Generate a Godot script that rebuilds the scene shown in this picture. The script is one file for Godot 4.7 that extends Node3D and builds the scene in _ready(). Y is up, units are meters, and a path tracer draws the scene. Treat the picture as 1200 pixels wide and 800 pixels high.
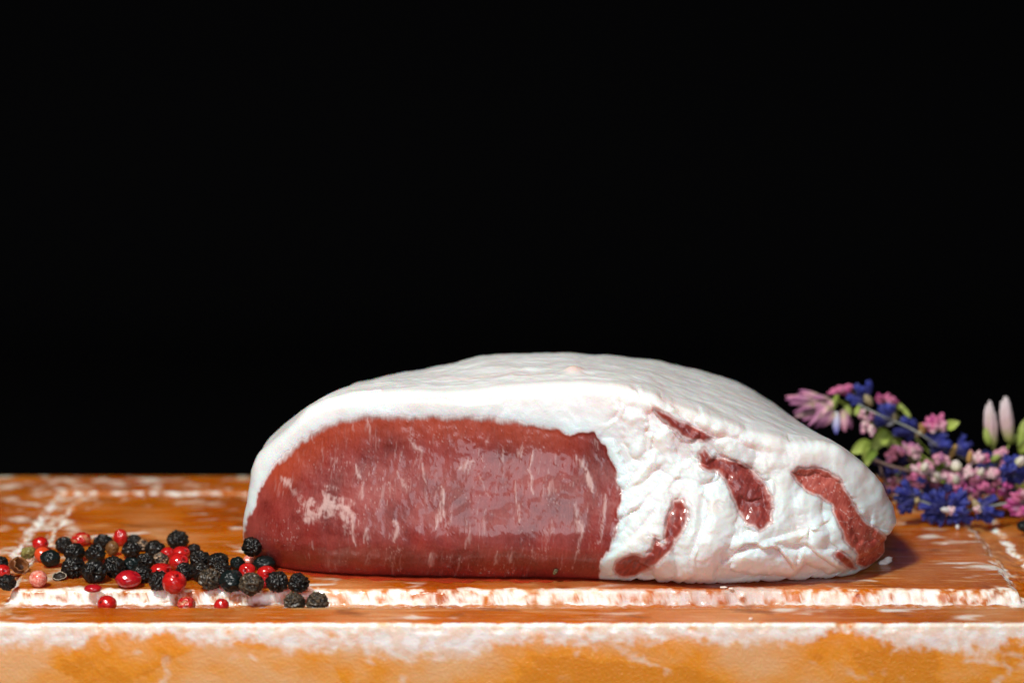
extends Node3D
# All shapes are worked out in millimetres and stored in metres.
# x runs right, y up (0 = the salt block's raised middle), z towards the camera.

const MM := 0.001
var bottom_key: Array = [V2(-65.45, 0.12), V2(-62.04, 0.12), V2(-54.71, 0.12), V2(-48.85, 0.12), V2(-37.07, 0.12), V2(-13.96, 0.12), V2(2.46, 0.12), V2(20.46, 0.12), V2(22.91, 0.12), V2(25.54, 0.12), V2(32.62, 0.12), V2(40.08, 0.12), V2(46.11, 0.12), V2(55.39, 0.12), V2(63.24, 0.12), V2(69.50, 0.12), V2(78.93, 0.12), V2(83.95, 0.12), V2(86.39, 0.12)]
var left_key: Array = [V2(-65.45, 0.12), V2(-66.34, 2.72), V2(-66.40, 6.43), V2(-66.10, 10.60), V2(-65.05, 15.36), V2(-64.43, 19.89), V2(-64.03, 23.16)]
var top_key: Array = [V2(-64.03, 23.16), V2(-62.24, 27.31), V2(-58.32, 31.18), V2(-54.27, 34.96), V2(-49.27, 40.21), V2(-44.64, 42.94), V2(-38.40, 44.41), V2(-31.42, 45.36), V2(-24.46, 45.68), V2(-16.28, 45.20), V2(-8.14, 45.88), V2(0.00, 46.92), V2(10.16, 47.58), V2(16.25, 47.82), V2(21.70, 47.40), V2(27.32, 46.85), V2(32.73, 46.02), V2(44.30, 42.01), V2(55.54, 36.89), V2(64.82, 34.76), V2(74.19, 33.34), V2(77.56, 31.95), V2(82.73, 28.18), V2(86.90, 23.82), V2(91.37, 18.42)]
var right_key: Array = [V2(86.39, 0.12), V2(89.56, 1.63), V2(91.56, 3.28), V2(91.00, 6.87), V2(92.07, 9.49), V2(93.16, 11.51), V2(93.29, 14.54), V2(91.37, 18.42)]
var crest_key: Array = [[-49.27, -50.42, 36.35, -28.0], [-44.64, -45.87, 38.88, -30.0], [-38.40, -39.43, 40.89, -36.0], [-31.42, -33.20, 41.79, -40.0], [-24.46, -25.12, 42.66, -43.0], [-16.28, -14.35, 44.55, -46.0], [-8.14, -7.41, 46.30, -48.0], [0.00, 2.62, 46.63, -48.0], [10.16, 13.52, 46.41, -48.0], [21.70, 24.43, 45.86, -48.0], [32.73, 35.78, 44.86, -48.0], [44.30, 46.28, 42.64, -48.0], [55.54, 58.12, 39.09, -48.0], [64.82, 67.38, 33.97, -48.0], [74.19, 76.48, 26.80, -46.0], [77.56, 80.88, 23.87, -44.0], [82.73, 86.85, 19.86, -44.0]]
var lean_outline: Array = [V2(-66.51, 4.17), V2(-65.40, 9.80), V2(-64.42, 12.99), V2(-62.62, 15.77), V2(-61.30, 19.62), V2(-57.98, 26.01), V2(-52.30, 31.63), V2(-47.58, 35.39), V2(-41.96, 38.11), V2(-35.15, 39.60), V2(-26.58, 39.74), V2(-20.27, 39.85), V2(-12.15, 39.97), V2(-5.06, 39.61), V2(2.43, 38.84), V2(8.50, 37.45), V2(13.97, 35.45), V2(17.00, 36.28), V2(19.21, 36.45), V2(22.23, 32.85), V2(24.83, 27.78), V2(25.79, 22.06), V2(25.16, 16.28), V2(23.56, 10.26), V2(21.41, 6.82), V2(20.71, 3.47), V2(21.06, -2.03), V2(0.00, -3.46), V2(-41.24, -4.39), V2(-67.95, -8.10)]
var strip_outlines: Array = [
		[V2(38.26, 20.75), V2(40.12, 21.32), V2(41.22, 19.79), V2(40.67, 16.90), V2(38.93, 13.26), V2(36.72, 10.13), V2(34.32, 7.15), V2(32.04, 4.55), V2(29.14, 2.48), V2(25.38, 2.20), V2(24.18, 4.03), V2(24.84, 6.38), V2(28.16, 8.48), V2(31.16, 8.11), V2(32.99, 9.97), V2(33.50, 12.13), V2(35.22, 10.83), V2(36.18, 12.02), V2(36.03, 13.86), V2(36.51, 16.75)],
		[V2(33.66, 42.12), V2(36.65, 40.85), V2(40.39, 39.08), V2(44.11, 37.70), V2(46.74, 36.38), V2(45.25, 35.09), V2(42.65, 35.37), V2(40.03, 36.80), V2(37.41, 38.98), V2(34.41, 41.16)],
		[V2(44.16, 32.24), V2(45.49, 33.20), V2(46.86, 30.92), V2(49.84, 30.51), V2(52.90, 29.66), V2(55.95, 28.53), V2(58.23, 25.98), V2(60.47, 22.68), V2(61.25, 19.43), V2(60.75, 16.43), V2(58.43, 15.08), V2(55.40, 16.77), V2(53.15, 19.36), V2(51.82, 22.62), V2(50.81, 26.23), V2(48.84, 28.33), V2(46.56, 28.41), V2(44.76, 29.41)],
		[V2(66.16, 27.30), V2(67.86, 27.98), V2(71.75, 27.87), V2(74.86, 27.13), V2(77.32, 25.21), V2(79.64, 21.41), V2(81.78, 17.39), V2(84.63, 13.56), V2(88.34, 10.60), V2(90.77, 8.15), V2(90.91, 4.19), V2(88.70, 2.08), V2(85.45, 1.81), V2(82.87, 4.22), V2(82.50, 7.29), V2(79.30, 11.25), V2(77.12, 15.85), V2(76.02, 19.51), V2(73.19, 21.81), V2(70.48, 22.52), V2(68.58, 24.77)],
		[V2(76.50, 7.96), V2(77.80, 8.31), V2(81.21, 4.88), V2(82.57, 2.26), V2(80.32, 3.85), V2(77.82, 5.98)]]
var white_patch: Array = [V2(-50.41, 19.09), V2(-48.97, 18.88), V2(-47.22, 17.57), V2(-45.07, 19.50), V2(-43.93, 22.10), V2(-43.13, 19.96), V2(-41.17, 18.24), V2(-39.25, 19.06), V2(-38.08, 18.76), V2(-37.68, 16.60), V2(-38.18, 12.94), V2(-39.59, 15.05), V2(-41.93, 16.38), V2(-45.03, 16.59), V2(-47.73, 14.63), V2(-48.91, 13.78), V2(-49.89, 15.86)]
var folds: Array = [
		[[V2(52.09, 9.21), V2(54.66, 11.27), V2(57.25, 11.38), V2(59.00, 10.23), V2(61.16, 10.57), V2(62.91, 9.64), V2(65.23, 6.69), V2(67.30, 3.34)], -1.60, 3.00],
		[[V2(67.69, 9.66), V2(67.90, 10.65), V2(69.43, 10.87), V2(72.62, 7.72), V2(76.93, 4.30), V2(78.97, 2.43)], -1.00, 2.40],
		[[V2(67.52, 3.33), V2(67.50, 6.58), V2(67.78, 9.44)], 0.90, 1.20],
		[[V2(58.54, 12.41), V2(61.57, 12.72), V2(66.36, 13.78), V2(70.09, 14.51), V2(69.76, 12.37), V2(69.21, 11.10)], 1.00, 2.20],
		[[V2(42.34, 3.20), V2(41.81, 8.65), V2(43.79, 13.61), V2(46.21, 18.26), V2(46.13, 21.12), V2(43.91, 23.90)], 0.90, 3.00],
		[[V2(47.59, 1.64), V2(48.76, 5.99), V2(54.10, 9.76), V2(58.16, 11.55)], 0.90, 2.00],
		[[V2(25.99, 22.09), V2(28.42, 26.21), V2(32.62, 31.08), V2(33.79, 36.29), V2(32.29, 37.15)], 0.80, 2.40],
		[[V2(25.38, 45.33), V2(25.50, 42.35), V2(24.79, 40.20), V2(21.81, 37.91)], -0.90, 2.20],
		[[V2(30.47, 41.33), V2(31.99, 36.53), V2(31.72, 31.96), V2(29.63, 29.76)], -0.70, 1.80],
		[[V2(21.34, 6.49), V2(25.35, 10.39), V2(30.12, 14.51), V2(33.43, 18.37), V2(34.65, 21.28)], 0.80, 1.80],
		[[V2(23.54, 12.73), V2(25.95, 16.34), V2(27.17, 19.86), V2(30.78, 22.28)], 0.60, 1.60],
		[[V2(36.07, 13.30), V2(33.39, 13.49), V2(33.81, 11.70), V2(36.37, 11.51)], 0.60, 0.80],
		[[V2(40.24, 11.06), V2(42.03, 15.83), V2(42.38, 20.42), V2(40.92, 22.65)], 0.50, 1.40],
		[[V2(50.27, 34.45), V2(49.99, 32.03), V2(50.92, 29.29)], -0.60, 1.20],
		[[V2(45.42, 25.95), V2(47.53, 25.63), V2(48.77, 26.74), V2(49.39, 29.05)], -0.70, 1.20],
		[[V2(37.40, 27.10), V2(39.20, 29.51), V2(42.17, 30.82), V2(43.35, 32.68)], 0.60, 1.30],
		[[V2(82.59, 16.14), V2(85.97, 13.34), V2(90.34, 10.61), V2(92.09, 10.58)], 0.50, 2.50],
		[[V2(62.24, 27.36), V2(61.96, 23.70), V2(61.45, 19.66), V2(60.32, 16.45)], 0.35, 2.40],
		[[V2(71.17, 13.56), V2(72.96, 15.10), V2(74.73, 15.82), V2(75.87, 17.40)], -0.50, 2.20],
		[[V2(-40.69, 42.86), V2(-32.48, 45.09), V2(-28.00, 45.97), V2(-20.27, 46.29)], -0.50, 3.00],
		[[V2(-26.37, 43.59), V2(-16.20, 44.16), V2(-11.13, 43.01), V2(-2.02, 43.86)], 0.60, 1.80]]
var frost_depth: Array = [V2(-114.9, 5.1), V2(-97.7, 5.1), V2(-93.8, 1.275), V2(-88.1, 2.55), V2(-76.6, 2.125), V2(-71.8, 5.1), V2(-61.3, 4.25), V2(-51.7, 5.95), V2(-38.3, 5.95), V2(-26.8, 7.65), V2(-15.3, 9.35), V2(-7.7, 7.65), V2(0.0, 4.25), V2(7.7, 4.25), V2(19.1, 4.25), V2(30.6, 4.25), V2(36.4, 2.55), V2(44.0, 4.25), V2(53.6, 4.675), V2(63.2, 4.25), V2(68.9, 3.4), V2(73.7, 1.7), V2(82.3, 2.125), V2(88.1, 5.1), V2(95.8, 6.8), V2(107.2, 7.65), V2(113.0, 4.25)]
var flecks: Array = [
		[V2(-34.29, 38.61), V2(-33.71, 32.49), 0.50, 0.55], [V2(-24.75, 33.80), V2(-21.32, 31.18), 0.60, 0.60], [V2(-21.70, 32.32), V2(-20.94, 30.03), 0.35, 0.50], [V2(-37.25, 27.88), V2(-35.67, 23.18), 0.50, 0.75], [V2(-35.67, 23.18), V2(-35.48, 19.57), 0.40, 0.60],
		[V2(-17.10, 23.16), V2(-15.79, 19.22), 0.60, 0.80], [V2(-15.79, 19.22), V2(-17.82, 13.75), 0.50, 0.80], [V2(-28.49, 15.35), V2(-26.58, 14.30), 0.90, 0.70], [V2(-26.96, 14.29), V2(-28.11, 10.88), 0.70, 0.75], [V2(-38.45, 16.56), V2(-37.29, 9.13), 0.55, 0.85],
		[V2(-34.21, 13.79), V2(-35.14, 9.96), 0.60, 0.60], [V2(-18.62, 7.46), V2(-19.71, 3.70), 0.70, 0.75], [V2(-48.13, 10.05), V2(-47.58, 7.62), 0.50, 0.50], [V2(-55.06, 23.34), V2(-53.02, 21.73), 1.30, 0.85], [V2(-53.02, 21.73), V2(-50.97, 18.66), 0.50, 0.50],
		[V2(-21.71, 28.54), V2(-20.53, 23.46), 0.35, 0.60], [V2(-27.43, 26.23), V2(-25.49, 23.01), 0.50, 0.45], [V2(-42.06, 29.13), V2(-42.67, 26.88), 0.35, 0.40], [V2(-37.75, 38.15), V2(-37.53, 35.86), 0.30, 0.50], [V2(-47.87, 34.99), V2(-47.34, 32.32), 0.30, 0.40],
		[V2(-9.85, 14.94), V2(-11.00, 8.89), 0.50, 0.50], [V2(-14.41, 17.07), V2(-15.92, 13.43), 0.40, 0.40], [V2(-12.68, 27.21), V2(-9.25, 29.45), 1.20, 0.70], [V2(2.53, 32.95), V2(1.93, 29.89), 0.55, 0.60], [V2(4.81, 31.44), V2(4.20, 25.87), 0.45, 0.75],
		[V2(3.90, 27.69), V2(4.96, 21.55), 0.60, 0.80], [V2(15.45, 30.36), V2(17.72, 27.04), 0.70, 0.80], [V2(17.72, 27.04), V2(19.20, 22.42), 0.70, 0.80], [V2(9.36, 24.46), V2(8.21, 20.85), 0.80, 0.50], [V2(15.40, 16.20), V2(16.89, 12.97), 1.20, 0.75],
		[V2(16.89, 12.97), V2(15.39, 9.11), 0.50, 0.60], [V2(22.20, 21.87), V2(21.42, 16.06), 0.60, 0.70], [V2(22.17, 17.55), V2(20.29, 10.05), 0.35, 0.50], [V2(0.63, 24.40), V2(1.77, 15.75), 0.40, 0.50], [V2(-16.83, 19.92), V2(-17.80, 14.11), 0.60, 0.70],
		[V2(-2.41, 32.54), V2(-2.03, 28.76), 0.35, 0.50], [V2(-8.11, 26.51), V2(-5.06, 20.76), 0.35, 0.40], [V2(14.65, 19.45), V2(15.77, 15.85), 0.50, 0.50], [V2(-0.13, 9.76), V2(-0.36, 4.98), 0.50, 0.50], [V2(-3.16, 8.53), V2(-4.47, 4.45), 0.50, 0.55],
		[V2(15.77, 9.12), V2(14.35, 3.66), 0.40, 0.50], [V2(-18.60, 7.03), V2(-19.74, 4.19), 0.60, 0.70], [V2(9.72, 15.80), V2(7.83, 9.82), 0.80, 0.30], [V2(24.48, 27.02), V2(25.20, 22.75), 0.35, 0.50], [V2(19.22, 35.03), V2(20.73, 32.05), 0.30, 0.35]]
var lobes: Array = [
		[V2(22.71, 5.06), V2(33.06, 14.31), 3.26], [V2(33.06, 14.31), V2(35.51, 21.00), 2.58], [V2(27.46, 12.02), V2(36.52, 25.33), 2.23], [V2(26.00, 19.19), V2(33.92, 25.95), 2.41], [V2(27.17, 25.00), V2(33.93, 30.73), 2.58],
		[V2(32.78, 35.63), V2(31.53, 28.05), 1.55], [V2(28.79, 41.19), V2(29.58, 33.24), 2.75], [V2(36.14, 35.75), V2(37.67, 28.27), 2.58], [V2(36.11, 41.44), V2(41.73, 36.70), 2.23], [V2(38.79, 29.41), V2(43.24, 26.64), 2.06],
		[V2(45.26, 27.66), V2(45.26, 27.66), 2.06], [V2(49.04, 26.64), V2(48.88, 25.57), 1.89], [V2(50.41, 33.67), V2(55.79, 30.83), 2.41], [V2(42.83, 23.41), V2(41.39, 14.06), 2.92], [V2(41.39, 14.06), V2(40.78, 3.75), 3.09],
		[V2(49.19, 21.28), V2(46.58, 12.77), 4.81], [V2(46.58, 12.77), V2(44.90, 3.49), 3.61], [V2(64.17, 24.34), V2(63.26, 16.48), 4.47], [V2(69.10, 20.21), V2(71.31, 12.50), 3.78], [V2(55.34, 6.85), V2(66.14, 5.91), 3.78],
		[V2(59.42, 9.97), V2(60.71, 6.60), 3.09], [V2(70.63, 8.24), V2(79.20, 4.44), 3.26], [V2(36.05, 10.85), V2(35.95, 2.98), 2.92], [V2(53.29, 11.59), V2(59.39, 13.74), 2.23], [V2(59.39, 13.74), V2(69.75, 13.19), 2.23],
		[V2(60.40, 29.92), V2(68.87, 30.75), 3.95], [V2(68.87, 30.75), V2(78.24, 29.92), 4.30], [V2(78.24, 29.92), V2(87.60, 19.76), 4.81], [V2(87.60, 19.76), V2(91.29, 11.98), 3.44], [V2(88.41, 11.35), V2(89.96, 8.43), 1.55],
		[V2(18.53, 38.42), V2(23.40, 42.47), 3.61], [V2(15.49, 42.19), V2(22.65, 46.54), 3.09], [V2(46.54, 40.23), V2(53.42, 38.12), 2.75], [V2(53.46, 25.42), V2(56.48, 23.17), 2.58], [V2(33.85, 19.51), V2(30.07, 13.62), 1.89],
		[V2(75.63, 15.91), V2(80.01, 9.55), 2.58], [V2(38.37, 23.25), V2(41.00, 25.49), 1.72], [V2(43.61, 33.73), V2(46.61, 31.52), 1.72], [V2(22.68, 32.92), V2(25.69, 27.82), 2.23], [V2(29.34, 9.80), V2(33.15, 6.65), 2.23],
		[V2(57.91, 16.67), V2(63.23, 14.32), 2.75], [V2(24.89, 45.90), V2(30.88, 43.14), 2.58], [V2(31.63, 45.39), V2(36.85, 41.84), 2.06], [V2(56.51, 35.75), V2(62.67, 33.26), 3.09], [V2(82.31, 7.32), V2(87.16, 7.73), 2.23]]
var depth_along: Array = [V2(-72, -26), V2(-64, -18), V2(-56, -10), V2(-48, -6), V2(-37, -3.5), V2(-14, -1.5), V2(18, -0.5), V2(27, 1.8), V2(46, 5), V2(68, 1.5), V2(79, -1), V2(86, -7), V2(92, -15), V2(100, -24)]
var depth_up: Array = [V2(0, 0), V2(3, 3), V2(6, 5.3), V2(9, 6.4), V2(13, 6.2), V2(20, 4), V2(27, 1.6), V2(30, 0.9), V2(42, 0.1), V2(48, -0.9), V2(54, -3)]

var rng := RandomNumberGenerator.new()
var taken := {}
var shared := {}


func V2(x: float, y: float) -> Vector2:
	return Vector2(x, y)


func V3(x: float, y: float, z: float) -> Vector3:
	return Vector3(x, y, z)


func _ready() -> void:
	rng.seed = 11
	var cam := Camera3D.new()
	cam.name = "camera"
	cam.position = Vector3(0, 155, 575.0) * MM
	cam.rotation_degrees = Vector3(-9.5712, 0, 0)
	cam.near = 0.02
	cam.far = 20.0
	var optics := CameraAttributesPhysical.new()
	optics.frustum_focal_length = 87.0
	optics.frustum_focus_distance = 0.592
	optics.frustum_near = 0.02
	optics.frustum_far = 20.0
	optics.exposure_aperture = 8.0
	cam.attributes = optics
	cam.fov = 15.7066
	add_child(cam)
	cam.fov = 15.7066
	cam.current = true

	var env := Environment.new()
	env.background_mode = Environment.BG_COLOR
	env.background_color = Color(0, 0, 0)
	env.tonemap_mode = Environment.TONE_MAPPER_LINEAR
	env.tonemap_exposure = 1.0
	env.sdfgi_enabled = true
	env.ssao_enabled = true
	env.ssil_enabled = true
	var around := WorldEnvironment.new()
	around.name = "surroundings"
	around.environment = env
	add_child(around)

	# a hard lamp from the upper left and a large soft one above and behind the camera
	lamp("key_lamp", Vector3(-0.28, 0.68, 0.42), Vector3(0, 0.01, -0.03), Vector2(0.10, 0.10), 1.0, Color(1.0, 0.985, 0.96))
	lamp("soft_lamp", Vector3(0.10, 0.26, 0.95), Vector3(0, 0.02, 0), Vector2(0.60, 0.40), 0.37, Color(0.92, 0.96, 1.0))

	build_backdrop()
	build_salt_block()
	build_meat()
	build_peppercorns()
	build_bits()
	build_flowers()


func lamp(called: String, from: Vector3, to: Vector3, size: Vector2, energy: float, tint: Color) -> void:
	var l := AreaLight3D.new()
	l.name = called
	l.area_size = size
	l.area_normalize_energy = true
	l.light_energy = energy
	l.light_color = tint
	l.area_range = 4.0
	l.area_attenuation = 2.0
	l.shadow_enabled = true
	add_child(l)
	l.look_at_from_position(from, to, Vector3.UP)


# ------------------------------------------------------------------ helpers
func numbered(called: String) -> String:
	var n: int = taken.get(called, 0)
	taken[called] = n + 1
	return called if n == 0 else "%s_%03d" % [called, n]


func tag(o: Node3D, label: String, category: String, group := "", kind := "") -> void:
	if label:
		o.set_meta("label", label)
	if category:
		o.set_meta("category", category)
	if group:
		o.set_meta("group", group)
	if kind:
		o.set_meta("kind", kind)


func place(called: String, mesh: Mesh, material: Material, parent: Node = self) -> MeshInstance3D:
	var o := MeshInstance3D.new()
	o.name = called
	o.mesh = mesh
	o.material_override = material
	parent.add_child(o, true)
	return o


func noise(freq: float, octaves := 3, seed_ := 1, kind := FastNoiseLite.TYPE_SIMPLEX_SMOOTH, ridged := false) -> FastNoiseLite:
	var n := FastNoiseLite.new()
	n.noise_type = kind
	n.frequency = freq
	n.seed = seed_
	n.fractal_type = FastNoiseLite.FRACTAL_RIDGED if ridged else FastNoiseLite.FRACTAL_FBM
	n.fractal_octaves = octaves
	return n


func noise_texture(freq: float, octaves: int, seed_: int, kind := FastNoiseLite.TYPE_SIMPLEX_SMOOTH, ridged := false, side := 512) -> NoiseTexture2D:
	var t := NoiseTexture2D.new()
	t.width = side
	t.height = side
	t.seamless = true
	t.noise = noise(freq, octaves, seed_, kind, ridged)
	return t


func skin(rough: float, scatter := 0.0, bump_cm := 0.0, tiles := Vector3(60, 60, 60), bump: Texture2D = null) -> StandardMaterial3D:
	var m := StandardMaterial3D.new()
	m.vertex_color_use_as_albedo = true
	m.roughness = rough
	if scatter > 0.0:
		m.subsurf_scatter_enabled = true
		m.subsurf_scatter_strength = scatter
	if bump:
		m.heightmap_enabled = true
		m.heightmap_texture = bump
		m.heightmap_scale = bump_cm
		m.uv1_triplanar = true
		m.uv1_scale = tiles
	return m


func array_mesh(v: PackedVector3Array, n: PackedVector3Array, c: PackedColorArray, idx: PackedInt32Array) -> ArrayMesh:
	var a := []
	a.resize(Mesh.ARRAY_MAX)
	a[Mesh.ARRAY_VERTEX] = v
	a[Mesh.ARRAY_NORMAL] = n
	if c.size():
		a[Mesh.ARRAY_COLOR] = c
	a[Mesh.ARRAY_INDEX] = idx
	var m := ArrayMesh.new()
	m.add_surface_from_arrays(Mesh.PRIMITIVE_TRIANGLES, a)
	return m


func smooth_normals(v: PackedVector3Array, idx: PackedInt32Array) -> PackedVector3Array:
	var n := PackedVector3Array()
	n.resize(v.size())
	for k in range(0, idx.size(), 3):
		var a := idx[k]
		var b := idx[k + 1]
		var c := idx[k + 2]
		var f := (v[c] - v[a]).cross(v[b] - v[a])
		n[a] += f
		n[b] += f
		n[c] += f
	for k in n.size():
		n[k] = n[k].normalized()
	return n


# the triangles listed in idx as a mesh of their own, with the normals of the whole
func piece(v: PackedVector3Array, n: PackedVector3Array, c: PackedColorArray, idx: PackedInt32Array, at := Vector3.ZERO) -> ArrayMesh:
	var map := PackedInt32Array()
	map.resize(v.size())
	map.fill(-1)
	var v2 := PackedVector3Array()
	var n2 := PackedVector3Array()
	var c2 := PackedColorArray()
	var i2 := PackedInt32Array()
	i2.resize(idx.size())
	for k in idx.size():
		var a := idx[k]
		if map[a] < 0:
			map[a] = v2.size()
			v2.append(v[a] * MM - at)
			n2.append(n[a])
			c2.append(c[a])
		i2[k] = map[a]
	return array_mesh(v2, n2, c2, i2)


func along(keys: Array, x: float) -> float:
	if x <= keys[0].x:
		return keys[0].y
	for k in range(1, keys.size()):
		if x <= keys[k].x:
			return lerpf(keys[k - 1].y, keys[k].y, (x - keys[k - 1].x) / (keys[k].x - keys[k - 1].x))
	return keys[-1].y


func table(keys: Array, lo: float, hi: float, count: int, passes: int) -> PackedFloat32Array:
	var t := PackedFloat32Array()
	t.resize(count)
	for k in count:
		t[k] = along(keys, lo + (hi - lo) * k / (count - 1))
	for p in passes:
		var s := t.duplicate()
		for k in range(1, count - 1):
			s[k] = 0.25 * t[k - 1] + 0.5 * t[k] + 0.25 * t[k + 1]
		t = s
	return t


func look(t: PackedFloat32Array, lo: float, hi: float, x: float) -> float:
	var f := clampf((x - lo) / (hi - lo), 0.0, 1.0) * (t.size() - 1)
	var k := mini(int(f), t.size() - 2)
	return lerpf(t[k], t[k + 1], f - k)


func bounds(p: PackedVector2Array) -> Rect2:
	var r := Rect2(p[0], Vector2.ZERO)
	for q in p:
		r = r.expand(q)
	return r


# distance to a closed outline, negative inside
func outline_distance(p: PackedVector2Array, q: Vector2) -> float:
	var best := 1e9
	var inside := false
	var a := p[p.size() - 1]
	for b in p:
		var e := b - a
		var w := q - a
		best = minf(best, (w - e * clampf(w.dot(e) / e.dot(e), 0.0, 1.0)).length_squared())
		if (a.y > q.y) != (b.y > q.y) and q.x < (b.x - a.x) * (q.y - a.y) / (b.y - a.y) + a.x:
			inside = not inside
		a = b
	return -sqrt(best) if inside else sqrt(best)


# ------------------------------------------------------------------ setting
func build_backdrop() -> void:
	var v := PackedVector3Array()
	var idx := PackedInt32Array()
	var path: Array[Vector2] = []
	for k in 13:
		path.append(Vector2(lerpf(600, -560, k / 12.0), -40.4))
	for k in range(1, 9):
		var a := k / 8.0 * PI / 2
		path.append(Vector2(-560 - 140 * sin(a), 99.6 - 140 * cos(a)))
	for k in range(1, 25):
		path.append(Vector2(-700, 99.6 + 1100.0 * k / 24.0))
	var nx := 80
	var fold := noise(0.006, 2, 5)
	for j in path.size():
		for i in nx + 1:
			var x := lerpf(-1300, 1300, float(i) / nx)
			var up := clampf((path[j].y + 40.0) / 250.0, 0.0, 1.0)
			v.append(Vector3(x, path[j].y, path[j].x + up * 26.0 * fold.get_noise_2d(x, path[j].y * 0.2)))
	for j in path.size() - 1:
		for i in nx:
			var a := j * (nx + 1) + i
			idx.append_array([a, a + nx + 1, a + 1, a + 1, a + nx + 1, a + nx + 2])
	var n := smooth_normals(v, idx)
	for k in v.size():
		v[k] *= MM
	var m := StandardMaterial3D.new()
	m.albedo_color = Color(0.030, 0.030, 0.034)
	m.roughness = 1.0
	m.metallic_specular = 0.0
	var o := place("backdrop", array_mesh(v, n, PackedColorArray(), idx), m)
	tag(o, "plain black cloth hanging behind and lying under the salt block", "backdrop", "", "structure")


func box_distance(x: float, z: float, x0: float, x1: float, z0: float, z1: float) -> float:
	var dx := absf(x - (x0 + x1) * 0.5) - (x1 - x0) * 0.5
	var dz := absf(z - (z0 + z1) * 0.5) - (z1 - z0) * 0.5
	if dx > 0.0 and dz > 0.0:
		return sqrt(dx * dx + dz * dz)
	return maxf(dx, dz)


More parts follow.
